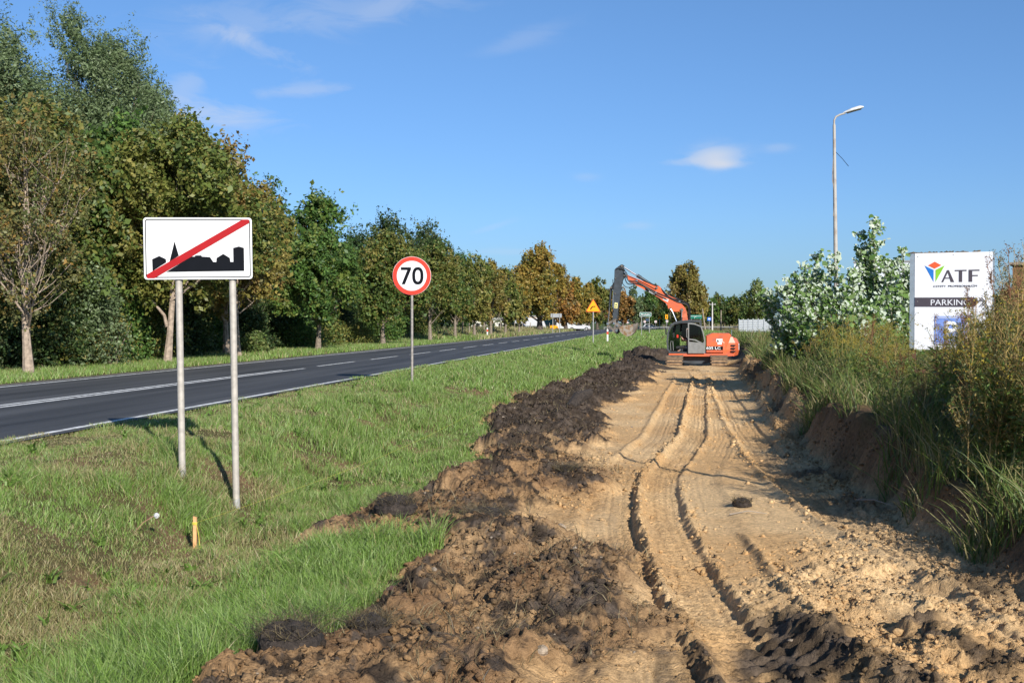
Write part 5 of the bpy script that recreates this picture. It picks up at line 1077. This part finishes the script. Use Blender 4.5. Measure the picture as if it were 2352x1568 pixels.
STONE = mat('stone', (.27, .21, .15), .9, var=.3, scale=14, bump=.6); REDST = mat('dark_red_stone', (.10, .05, .04), .8, var=.3, scale=14, bump=.6); TOPS = mat('dark_topsoil', (.035, .026, .02), .95, var=.5, scale=25, bump=1, bscale=60)
lump('stone', 'dark reddish stone on the brown spoil beside the grass', 905, 1358, -.45, .095, REDST, 'stone', .85, 1)
lump('stone', 'pale round stone near the bottom edge left of the ruts', 1245, 1528, -.5, .04, STONE, 'stone', .8, 2); lump('stone', 'grey stone low in the spoil left of the ruts', 1290, 1205, -.5, .05, STONE, 'stone', .8, 3)
def sod(label, px, py, r_, seed, n_=500):
    o = lump('sod', label, px, py, -.5, r_, TOPS, 'clod of earth', .6, seed, 'sods with dead grass'); x, y, z = o.location; g = np.random.default_rng(seed); a = g.uniform(0, 6.28, n_); q = r_ * np.sqrt(g.uniform(0, 1, n_))
    me = blades('dead_grass', np.cos(a) * q, np.sin(a) * q, g.uniform(.25, .8, n_) * r_, .0018 * (1 + y * .03), pick([(.16, .12, .06), (.06, .045, .03), (.24, .19, .10), (.10, .08, .05)], n_), 2.2, z=np.full(n_, r_ * .3)); link('dead_grass', me, o); return o
sod('small sod with dead roots lying alone on the flat sand between ruts', 1706, 1162, .11, 11, 260); sod('big dark sod with hanging dead grass on the left spoil heap', 905, 1190, .22, 12); sod('tangled dark sod with wiry roots right of the big one on the spoil heap', 1110, 1215, .24, 13)
sod('dark sod at the left rim of the ruts', 1305, 1110, .17, 14); sod('grey brown sod at the bottom of the grass tongue', 660, 1510, .2, 15); sod('low dark sod on the brown spoil near the bottom edge', 850, 1465, .15, 16)
MB_ = MB(); x, y = G(1340, 945, -.4); z_ = hz(x, y); MB_.tube([(x - .25, y - .3, z_), (x - .1, y, z_ + .22), (x + .12, y + .35, z_ + .30)], [.12, .14, .09], 9); o = MB_.build('tree_stump', TOPS, smooth=True); tag(o, 'black piece of trunk sticking out of the dark topsoil', 'stump')
for i, (px, py, ln, an) in enumerate([(1720, 1190, .4, .2), (950, 1255, .35, 2.7), (2010, 1180, .5, -.9)]):
    x, y = G(px, py); z_ = hz(x, y); b = MB(); b.tube([(x - math.cos(an) * ln / 2, y - math.sin(an) * ln / 2, z_ + .015), (x, y, z_ + .05), (x + math.cos(an) * ln / 2, y + math.sin(an) * ln / 2, z_ + .02)], [.008, .007, .003], 5); o = b.build('twig', WOOD, smooth=True)
    tag(o, ['thin twig lying on the sand below the lone sod', 'pale broken twig on the spoil heap by the grass tongue', 'bent twig lying in the shaded right hand rut'][i], 'twig')

# ------------------------------------------------------------------ plants on the right bank
def wtube(b, p0, p1, r0, r1): b.tube([p0, ((p0[0] + p1[0]) / 2 + .01, (p0[1] + p1[1]) / 2, (p0[2] + p1[2]) / 2), p1], [r0, (r0 + r1) / 2, r1], 4, False)
STEMY = mat('dry_yellow_stem', (.40, .28, .10), .8, var=.25); STEMR = mat('reddish_stem', (.22, .10, .05), .8, var=.25); STEMG = mat('green_stem', (.12, .16, .05), .8, var=.2)
def weed(kind, seed):
    g = np.random.default_rng(seed); t_ = thing({'mugwort': 'mugwort_plant', 'golden': 'goldenrod_plant', 'dock': 'dry_weed', 'grass': 'tall_grass_clump'}[kind], '', 'plant', (0, 0, 0)); b = MB(); C_, S_, K_ = [], [], []
    if kind in ('mugwort', 'dock'):
        pal = [(.13, .13, .045), (.17, .13, .05), (.10, .14, .035), (.24, .18, .06), (.08, .11, .03)] if kind == 'mugwort' else [(.17, .075, .03), (.11, .055, .03), (.24, .13, .05)]
        for s_ in range(4 if kind == 'mugwort' else 3):
            h = g.uniform(1.3, 1.9); lx, ly = g.normal(0, .16, 2); bx, by = g.normal(0, .1, 2); st_ = lambda q: np.array((bx + lx * q * q, by + ly * q * q, h * q)); b.tube([tuple(st_(q)) for q in (0, .3, .6, .85, 1)], [.007, .006, .005, .003, .002], 4, False)
            for k in range(30):
                q = g.uniform(.22, 1); a = g.uniform(0, 6.28); L_ = (.38 if kind == 'mugwort' else .24) * (1.15 - q) * g.uniform(.6, 1.2) + .04; p0 = st_(q); p1 = p0 + np.array((math.cos(a) * L_ * .6, math.sin(a) * L_ * .6, L_ * .85)); wtube(b, tuple(p0), tuple(p1), .0028, .001)
                m_ = int(12 + L_ * 55); u = g.uniform(.1, 1.05, m_)[:, None]; C_.append(p0 + (p1 - p0) * u + g.normal(0, .018, (m_, 3))); S_.append(g.uniform(.007, .02, m_) * (1.5 if q < .5 else .85)); K_.append(np.array(pal)[g.integers(0, len(pal), m_)])
    elif kind == 'golden':
        for s_ in range(8):
            h = g.uniform(.9, 1.45); lx, ly = g.normal(0, .28, 2); bx, by = g.normal(0, .14, 2); st_ = lambda q: np.array((bx + lx * q * q, by + ly * q * q, h * q)); b.tube([tuple(st_(q)) for q in (0, .3, .6, .85, 1)], [.006, .005, .004, .003, .002], 4, False)
            q = g.uniform(.08, .85, 110)[:, None]; a = g.uniform(0, 6.28, (110, 1)); r0 = g.uniform(.02, .1, (110, 1)); C_.append(np.concatenate([bx + lx * q * q + np.cos(a) * r0, by + ly * q * q + np.sin(a) * r0, h * q - r0 * .3], 1)); S_.append(g.uniform(.02, .042, 110)); K_.append(np.array([(.09, .15, .03), (.13, .18, .035), (.17, .18, .045)])[g.integers(0, 3, 110)])
            for k in range(7):
                p0 = st_(g.uniform(.8, 1)); a0 = g.uniform(0, 6.28); p1 = p0 + np.array((math.cos(a0) * .13, math.sin(a0) * .13, .05)); u = g.uniform(0, 1, 16)[:, None]; C_.append(p0 + (p1 - p0) * u + np.array((0, 0, .03)) * (1 - (u - .5) ** 2 * 4) + g.normal(0, .008, (16, 3))); S_.append(g.uniform(.008, .015, 16)); K_.append(np.array([(.40, .30, .035), (.30, .24, .045), (.17, .17, .05)])[g.integers(0, 3, 16)])
    else:
        n_ = 420; me = blades('blades', g.normal(0, .16, n_), g.normal(0, .16, n_), g.uniform(.5, 1.15, n_), .0035, pick([(.14, .17, .04), (.33, .28, .13), (.42, .35, .17), (.10, .15, .03)], n_), .5, z=np.zeros(n_), segs=3); link('blades', me, t_)
        for k in range(8): x0, y0 = g.normal(0, .12, 2); l0, l1 = g.normal(0, .2, 2); b.tube([(x0, y0, 0), (x0 + l0 * .4, y0 + l1 * .4, .8), (x0 + l0, y0 + l1, 1.4)], [.003, .0025, .001], 4, False); m_ = 30; u = g.uniform(.75, 1, m_)[:, None]; C_.append(np.array((x0, y0, 0)) + np.array((l0, l1, 1.4)) * u + g.normal(0, .02, (m_, 3))); S_.append(np.full(m_, .008)); K_.append(np.tile((.33, .26, .14), (m_, 1)))
    c = np.concatenate(C_); v, f, cc = leaf_cards(c, np.concatenate(S_), np.concatenate(K_) * g.uniform(.75, 1.25, (len(c), 1)), asp=.4); link('leaves' if kind != 'grass' else 'seed_heads', fast_mesh('leaves', v, f, WEEDM, cc), t_)
    b.build('stem', {'mugwort': STEMY, 'golden': STEMG, 'dock': STEMR, 'grass': STEMY}[kind], t_); return t_
WK = {k: [weed(k, 200 + i * 7 + j) for j in range(3)] for i, k in enumerate(('mugwort', 'golden', 'dock', 'grass'))}
cnt = 0; rr = np.random.default_rng(55)
WL = {'mugwort': 'bushy mugwort', 'golden': 'yellowing goldenrod', 'dock': 'reddish dry weed', 'grass': 'tall grass clump'}
WG = {'mugwort': 'mugwort plants on the right bank', 'golden': 'goldenrods on the right bank', 'dock': 'reddish dry weeds on the right bank', 'grass': 'tall grass clumps on the right bank'}
used_ = set()
LIMX = [1650, 1750, 1800, 1850, 1900, 1950, 2050, 2075, 2095, 2125, 2160, 2200, 2250, 2285, 2310, 2330, 2420]; LIMY = [770, 770, 770, 745, 730, 718, 735, 800, 865, 850, 770, 730, 710, 690, 640, 600, 580]
def put(kind, x, y, s_, label=None, lean=None, cap=True):
    if cap:
        zc = x * FW[0] + y * FW[1]; px = 1176 + F * (x * RT[0] + y * RT[1]) / zc; room = ZAT(np.interp(px, LIMX, LIMY), zc) - hz(x, y); s_ = min(s_ * (1 if kind == 'mugwort' else 1.15), room / (1.7 if kind in ('mugwort', 'dock') else 1.35) * rr.uniform(.75, 1.08))
        if s_ < .3: return None
        if label is None: label = WL[kind].replace('on the right bank', '').strip() + ' ' + ('at the right edge of the picture' if px > 2285 else 'in front of the white board' if px > 2100 and y < 23 else 'behind the white board' if px > 2100 else 'below the poplar bush' if px > 1820 and y > 17 else 'on the bank before the bare patch' if px > 1820 else 'on the far bank beyond the digger' if y > 58 else 'on the bank right of the digger')
    i = int(rng.integers(0, 3)); p_ = WK[kind][i]; loc_ = (x, y, hz(x, y) - .03)
    if (kind, i) not in used_:
        used_.add((kind, i)); o = p_; o.location = loc_; o.scale = (s_, s_, s_); o.rotation_euler = (0, 0, rng.uniform(0, 6)); o['label'] = label or WL[kind]; o['group'] = WG[kind]
    else: o = dup(p_, loc_, rng.uniform(0, 6), label or WL[kind], WG[kind], sc=s_)
    if lean: o.rotation_euler = (lean[0], lean[1], o.rotation_euler[2])
    return o
cnt = 0; rr = np.random.default_rng(55)
def zone(n_, x0, x1, y0, y1, kinds, smin, smax, off=.45):
    global cnt; c = 0; tries = 0
    while c < n_ and tries < n_ * 40:
        tries += 1; y = rr.uniform(y0, y1); x = rr.uniform(x0, x1)
        if x < float(xb_f(y)) + off or not inview(np.array([x]), np.array([y]), 140)[0]: continue
        if ((x - 3.7) / 1.15) ** 2 + ((y - 16.3) / 1.5) ** 2 < 1: continue
        bx_, by_ = P(2188, 23.4)
        if abs(x - bx_) < .9 and abs(y - by_) < .5: continue
        k = kinds[int(rr.integers(0, len(kinds)))]; put(k, x, y, rr.uniform(smin, smax)); c += 1
zone(54, 2.9, 5.8, 8.2, 15.0, ['mugwort', 'mugwort', 'dock', 'golden', 'golden'], .75, 1.15, .75)
zone(40, 3.6, 8.2, 15, 22.5, ['mugwort', 'dock', 'golden', 'grass'], .6, 1.0, .8)
zone(95, 2.6, 8.5, 18.5, 34, ['golden', 'golden', 'mugwort', 'grass', 'golden', 'golden'], .75, 1.2, .8)
zone(60, 3.6, 15, 30, 60, ['mugwort', 'golden', 'grass', 'grass'], .9, 1.4, .8)
zone(26, 3, 14, 60, 130, ['grass', 'mugwort'], 1.2, 2.0)
for px_, d_, s_ in ((2252, 10.4, 1.25), (2330, 13.5, 1.55), (2345, 15, 1.6), (2315, 12.5, 1.3), (2215, 17, 1.18), (2165, 18, 1.0), (2245, 19, 1.2)): x, y = P(px_, d_); put('mugwort' if s_ > 1.2 else 'dock', x, y, s_ * .8, cap=False, label='tall %s weed %s' % ('yellow stemmed' if s_ > 1.2 else 'reddish', 'nearest the viewer at the right edge' if d_ < 14 and px_ > 2290 else 'before the white board on the near bank' if d_ < 14 else 'before the white board near its post'))
# low cover under the weeds
n_ = 330000; x = rng.uniform(2.2, 16, n_); y = 7 + 85 * rng.uniform(0, 1, n_) ** 1.9; k = inview(x, y, 80) & (x > xb_f(y) + np.where((y > 12) & (y < 18), .45, .22) + (fbm(x * 0 + 2, y * 1.3, 3, 131) - .5) * .9) & (((x - 3.7) / 1.1) ** 2 + ((y - 16.5) / 1.2) ** 2 > .9 + .6 * rng.uniform(0, 1, n_)); x, y = x[k], y[k]
gap = 1 - .78 * np.exp(-((pxof(x, y) - 2104) / 26) ** 4) * (y < 24.3) * (y > 14); hh = rng.uniform(.1, .55, len(x)) * (.5 + fbm(x, y, 3, 132)) * (1 + y * .008) * gap; me = blades('w', x, y, hh, .0045 * (1 + y * .05), pick([(.11, .16, .035), (.085, .13, .03), (.18, .17, .06), (.28, .24, .11), (.13, .18, .04)], len(x)), .6, segs=3, m=WEEDM)
merge_obj('weeds', [me], 'low green and dry weeds covering the right bank', 'weeds')
n_ = 260000; x = rng.uniform(2.4, 14, n_); y = 7.5 + 60 * rng.uniform(0, 1, n_) ** 1.7; k = inview(x, y, 80) & (x > xb_f(y) + np.where((y > 12) & (y < 18), .5, .3)) & (((x - 3.7) / 1.15) ** 2 + ((y - 16.3) / 1.5) ** 2 > 1) & (fbm(x * 1.5, y * 1.5, 3, 133) > .42); x, y = x[k], y[k]
top_ = (1 - .8 * np.exp(-((pxof(x, y) - 2104) / 26) ** 4) * (y < 24.3) * (y > 14)) * (.35 + .75 * fbm(x * .9, y * .9, 3, 134)) * (1 + .004 * y) * np.clip((x - xb_f(y) - .2) / .8, .25, 1); z = H(x, y) + top_ * rng.uniform(0, 1, len(x)) ** .6
v, f, cc = leaf_cards(np.stack([x, y, z], 1), .014 * (1 + y * .035) * rng.uniform(.6, 1.5, len(x)), pick([(.085, .14, .03), (.12, .16, .04), (.17, .16, .045), (.06, .10, .025), (.23, .19, .07)], len(x)), asp=.35)
tag(link('herbs', fast_mesh('herbs', v, f, WEEDM, cc)), 'tangled leafy herbs filling the right bank between the tall weeds', 'herbs', kind='stuff')

# poplar saplings with white leaf undersides
def sapling(label, px, d, top, seed, stems=3, spread=.5, dens=1.0):
    x, y = P(px, d); z0 = hz(x, y); h = ZAT(top, d) - z0; g = np.random.default_rng(seed); t_ = thing('poplar_sapling', label, 'sapling', (x, y, z0), 0, 'young poplars with white leaf undersides'); b = MB(); C_ = []; D_ = []
    for s_ in range(stems):
        hh = h * (1 if s_ == 0 else g.uniform(.6, .93)); lx, ly = (g.normal(0, .08), 0) if s_ == 0 else g.normal(0, spread, 2); st_ = lambda q: np.array((lx * q, ly * q, hh * q)); b.tube([tuple(st_(q)) for q in (0, .3, .6, 1)], [.028, .02, .012, .004], 6, False)
        for k in range(int(hh * 13)):
            q = g.uniform(.12, .98); a = g.uniform(0, 6.28); L_ = (.75 * (1.02 - q) + .32) * g.uniform(.4, 1.1) * (spread * .8 + .45); p0 = st_(q); p1 = p0 + np.array((math.cos(a) * L_ * .75, math.sin(a) * L_ * .75, L_ * .7)); b.tube([tuple(p0), tuple((p0 + p1) / 2 + np.array((0, 0, -.03))), tuple(p1)], [.008, .005, .002], 4, False)
            m_ = int((3 + L_ * 17) * dens); u = g.uniform(.15, 1.05, m_)[:, None]; C_.append(p0 + (p1 - p0) * u + g.normal(0, .055, (m_, 3))); D_.append(np.tile(p1 - p0, (m_, 1)))
    b.build('stem', mat('poplar_bark', (.25, .24, .17), .8, var=.3), t_, smooth=True); c = np.concatenate(C_); n_ = len(c)
    # a breeze turns many leaves so their pale undersides face the light
    nrm = g.normal(0, .45, (n_, 3)) + np.array((-.5, .9, -.45)); fl = g.uniform(0, 1, n_) < np.clip(.02 + .40 * (c[:, 2] / h) ** 2, 0, .5) + .2 * (vn(c[:, 0] * 3 + 9, c[:, 2] * 3, seed) > .68); nrm[~fl] = g.normal(0, .6, ((~fl).sum(), 3)) + np.array((0, -.6, .7)); nrm /= np.linalg.norm(nrm, axis=1)[:, None]
    t2 = g.normal(0, 1, (n_, 3)) + np.array((.3, 0, -.4)); t2 -= nrm * (t2 * nrm).sum(1)[:, None]; t2 /= np.linalg.norm(t2, axis=1)[:, None]; b2 = np.cross(nrm, t2); s2 = g.lognormal(-2.95, .3, n_)[:, None]
    v = np.stack([c - t2 * s2, c - t2 * s2 * .35 - b2 * s2 * .75, c + t2 * s2 * .35 - b2 * s2 * .55, c + t2 * s2 * 1.15, c + t2 * s2 * .35 + b2 * s2 * .55, c - t2 * s2 * .35 + b2 * s2 * .75], 1).reshape(-1, 3); col = np.repeat(np.array([(.09, .17, .035), (.13, .22, .05), (.16, .24, .07)])[g.integers(0, 3, n_)] * g.uniform(.75, 1.2, (n_, 1)), 6, 0)
    link('leaves', fast_mesh('leaves', v, np.arange(n_ * 6).reshape(-1, 6), POPL, col), t_)
sapling('tallest poplar sapling with white turned leaves left of the white board', 2005, 32.9, 505, 301, 5, .42, 2.3); sapling('young poplar touching the left edge of the white board', 2072, 31.7, 575, 302, 6, .5, 1.7)
sapling('bushy young poplar in front of the street lamp pole', 1925, 32.9, 585, 303, 8, .6, 1.7); sapling('young poplar left of the street lamp pole', 1878, 34.2, 590, 304, 8, .6, 1.7)
sapling('low poplar at the left end of the poplar bush', 1838, 35.4, 612, 305, 7, .6, 1.6); sapling('low poplar in the middle front of the poplar bush', 1965, 30.5, 640, 306, 8, .65, 1.7); sapling('small poplar sprout standing at the foot of the poplar bush', 1815, 32.9, 655, 307, 6, .55, 1.5); sapling('leafy poplar between the tallest sapling and the white board', 2040, 34.2, 620, 308, 7, .6, 1.6)

# ------------------------------------------------------------------ background buildings, fence, vehicles
x, y = P(2040, 75); z0 = hz(x, y); k = 75 / F; PW = mat('panel_white', (.72, .74, .76), .5, var=.04, scale=.6); CYN = mat('banner_blue', (.03, .30, .62), .5)
bl = thing('warehouse', 'white flat roofed building with a blue banner behind the poplar bush', 'building', (x, y, z0), R(-16)); zt = ZAT(603, 75) - z0
MB().box(-2.2, 3.6, 0, 8, 0, zt).build('wall', PW, bl); MB().box(-2.25, 3.65, -.05, 8.05, zt + .002, zt + .12).build('roof', GALV, bl); MB().box(.5, 2.6, -.05, -.002, ZAT(668, 75) - z0, ZAT(636, 75) - z0).build('banner', CYN, bl)
text('banner_lettering', 'KONTROLI', SWHITE, bl, 1.5, ZAT(642, 75) - z0, 1.7, .22, -.06, .02); text('banner_lettering', 'POJAZDÓW', SWHITE, bl, 1.5, ZAT(657, 75) - z0, 1.7, .2, -.06, .02); MB().box(-1.9, -1.0, -.03, -.002, .1, 2.2).build('door', SGREY, bl); MB().box(-.6, .3, -.03, -.002, 1.1, 2.1).build('window', BK, bl)
x, y = P(2372, 60); z0 = hz(x, y); sd_ = thing('shed', 'rusty brown shed with a flat roof cut by the right edge of the picture', 'building', (x, y, z0), R(-20)); zt = ZAT(608, 60) - z0
MB().box(-1.0, 4, 0, 4, 0, zt).build('wall', mat('rusty_sheet', (.20, .10, .04), .8, var=.3, scale=2), sd_); MB().box(-1.15, 4.1, -.15, 4.1, zt + .002, zt + .15).build('roof', WOOD, sd_); MB().box(.4, 1.6, -.03, -.002, .1, 2.2).build('door', WOOD, sd_)
# mesh fence
FEN = mat('fence_wire', (.45, .47, .49), .5, .4, var=.1); p0 = P(1697, 150); p1 = P(1812, 118); L_ = math.hypot(p1[0] - p0[0], p1[1] - p0[1]); an = math.atan2(p1[1] - p0[1], p1[0] - p0[0]); z0 = hz(*p0)
fe = thing('mesh_fence', 'grey welded mesh fence behind the digger right of the works', 'fence', (*p0, z0), an); npan = 9
for i in range(npan + 1): MB().box(L_ * i / npan - .04, L_ * i / npan + .04, -.04, .04, -.1, 2.05).build('post', FEN, fe)
for i in range(npan):
    b = MB(); a0, a1 = L_ * i / npan + .06, L_ * (i + 1) / npan - .06
    for q in range(int((a1 - a0) / .16)): b.box(a0 + q * .16, a0 + q * .16 + .035, -.012, .012, .1, 1.95)
    for zz in np.linspace(.12, 1.93, 9): b.box(a0, a1, -.02, -.013, zz - .018, zz + .018)
    b.build('mesh_panel', FEN, fe)
# wire fence posts on the far verge
FPM = 'fence posts on the far side of the road'
fp0 = None
for i, px in enumerate([1062, 1078, 1096, 1112, 1134, 1150, 1166, 1182, 1200, 1218, 1262, 1300, 1318, 1330]):
    x, y = PX(px, -19.6)
    if fp0 is None:
        b = MB(); b.tube([(0, 0, -.2), (.01, 0, 1.5)], [.06, .05], 7); fp0 = b.build('fence_post', WOOD, None, (x, y, hz(x, y)), smooth=True); tag(fp0, 'grey fence post in dry grass beyond the road', 'fence post', FPM)
    else: o = dup(fp0, (x, y, hz(x, y)), i * .7)
def vehicle(name, label, px, d, L_, h, col, rz=0, kind='car'):
    x, y = P(px, d); z0 = hz(x, y); t = thing(name, label, 'vehicle', (x, y, z0 + .02), rz); pm = mat('paint_' + name + str(px), col, .35, var=.05); h2 = h
    if kind == 'car': prof = [(-.5 * L_, .35), (-.5 * L_, .8), (-.46 * L_, .95), (-.40 * L_, h * .98), (.05 * L_, h), (.22 * L_, .98), (.46 * L_, .85), (.5 * L_, .55), (.49 * L_, .32)]
    elif kind == 'van': prof = [(-.5 * L_, .4), (-.5 * L_, h * .97), (-.47 * L_, h), (.22 * L_, h), (.36 * L_, h * .62), (.49 * L_, h * .5), (.5 * L_, .4)]
    else: prof = [(-.5 * L_, .7), (-.5 * L_, h), (.28 * L_, h), (.28 * L_, h * .8), (.42 * L_, h * .8), (.48 * L_, h * .45), (.5 * L_, .5), (.28 * L_, .5), (.28 * L_, .7)]
    MB().prism(prof, -.85, .85, .06).build('body', pm, t)
    if kind == 'car': MB().prism([(-.38 * L_, .92), (-.34 * L_, h * .92), (.03 * L_, h * .93), (.17 * L_, .95)], -.87, -.80).build('window', BK, t)
    else: MB().prism([(.27 * L_, h * .55), (.27 * L_, h * .76), (.33 * L_, h * .62), (.38 * L_, h * .55)], -.87, -.80).build('window', BK, t)
    for u in (-.31, .31): wo = MB().prism(sh(disc(.33, 18), u * L_, .33), -.9, -.62, .02).build('wheel', BK, t); MB().prism(sh(disc(.18, 12), u * L_, .33), -.915, -.901).build('rim', GALV, wo)
    return t
vehicle('parked_truck', 'white box truck parked behind the fence left of the big orange chestnut', 1219, 190, 5.2, 2.2, (.52, .52, .53), R(3), 'truck')
vehicle('parked_van', 'white van parked behind the back of the grey road sign', 1296, 200, 4.4, 1.9, (.52, .52, .52), R(4), 'van'); vehicle('parked_car', 'white car parked behind the dry grass left of the yellow triangle', 1331, 205, 4.0, 1.4, (.48, .48, .49), R(5))
vehicle('parked_car', 'silver car parked right of the white van', 1313, 212, 4.0, 1.4, (.55, .57, .60), R(180)); vehicle('parked_car', 'white car behind the trunks left of the white truck', 1195, 180, 4.0, 1.4, (.5, .5, .5), R(2)); vehicle('parked_car', 'distant pale car on the far side of the bend', 1494, 330, 4.2, 1.45, (.6, .62, .65), R(5))
x, y = P(1258, 195); t = thing('container', 'teal container behind the big orange chestnut trunk', 'container', (x, y, hz(x, y)), R(3)); b = MB(); b.box(-1.2, 1.2, 0, 2.2, .1, 2.4, .04)
for q in range(10): b.box(-1.1 + q * .23, -1.0 + q * .23, -.03, -.001, .2, 2.3)
b.build('body', mat('teal_paint', (.06, .24, .22), .5, var=.1), t); MB().box(-.05, .05, -.06, -.031, .2, 2.3).build('lock_bar', GALV, t)
x, y = P(1273, 190); t = thing('wheel_loader', 'small yellow machine with a black cab parked behind the grey road sign', 'machine', (x, y, hz(x, y)), R(0), sc=.75); MB().prism([(-.9, .5), (-.9, 1.3), (-.2, 1.4), (.7, 1.2), (.9, .6)], -.5, .5, .05).build('body', SYEL, t); MB().prism([(-.3, 1.4), (-.25, 2.3), (.4, 2.3), (.5, 1.38)], -.45, .45, .04).build('cab', BK, t)
for u in (-.6, .6): MB().prism(sh(disc(.4, 16), u, .4), -.62, -.51).build('wheel', BK, t)
x, y = P(1122, 170); t = thing('farm_building', 'low cream building behind the trunks right of the 70 sign', 'building', (x, y, hz(x, y)), R(4)); MB().box(-2.6, 3.0, 0, 4, 0, 1.9).build('wall', mat('cream_render', (.62, .60, .52), .8, var=.08), t); MB().prism([(-2.8, 1.902), (3.2, 1.902), (2.6, 2.3), (-2.2, 2.3)], -.2, 4.2).build('roof', GALV, t)
for u in (-1.6, .2, 1.8): MB().box(u - .3, u + .3, -.02, -.001, .8, 1.4).build('window', BK, t)
x, y = P(1247, 225); t = thing('farm_building', 'pale building with a brick end behind the big orange chestnut', 'building', (x, y, hz(x, y)), R(4)); MB().box(-3, 7, 0, 5, 0, 2.8).build('wall', mat('pale_brick', (.50, .40, .30), .8, var=.15), t); MB().box(-3.2, 7.2, -.2, 5.2, 2.802, 3.0).build('roof', GALV, t); MB().box(3, 4.2, -.02, -.001, .1, 2.0).build('door', SGREY, t)

# tell apart the things that would otherwise share a label, by their order in the picture
ones = 'first second third fourth fifth sixth seventh eighth ninth'.split(); teens = 'tenth eleventh twelfth thirteenth fourteenth fifteenth sixteenth seventeenth eighteenth nineteenth'.split()
ORDS = ones + teens
for w_, e_ in (('twent', 'twenty'), ('thirt', 'thirty'), ('fort', 'forty'), ('fift', 'fifty')): ORDS += [w_ + 'ieth'] + [e_ + '-' + o_ for o_ in ones]
by_ = {}
for o in COL.objects:
    if o.parent is None and o.get('category') and o.get('label'): by_.setdefault(o['label'], []).append(o)
for lab, os_ in by_.items():
    if len(os_) < 2: continue
    os_.sort(key=lambda o: (o.location[0] * RT[0] + o.location[1] * RT[1]) / max(.1, o.location[0] * FW[0] + o.location[1] * FW[1]))
    for i, o in enumerate(os_): o['label'] = lab + ', ' + ORDS[min(i, len(ORDS) - 1)] + ' from left'
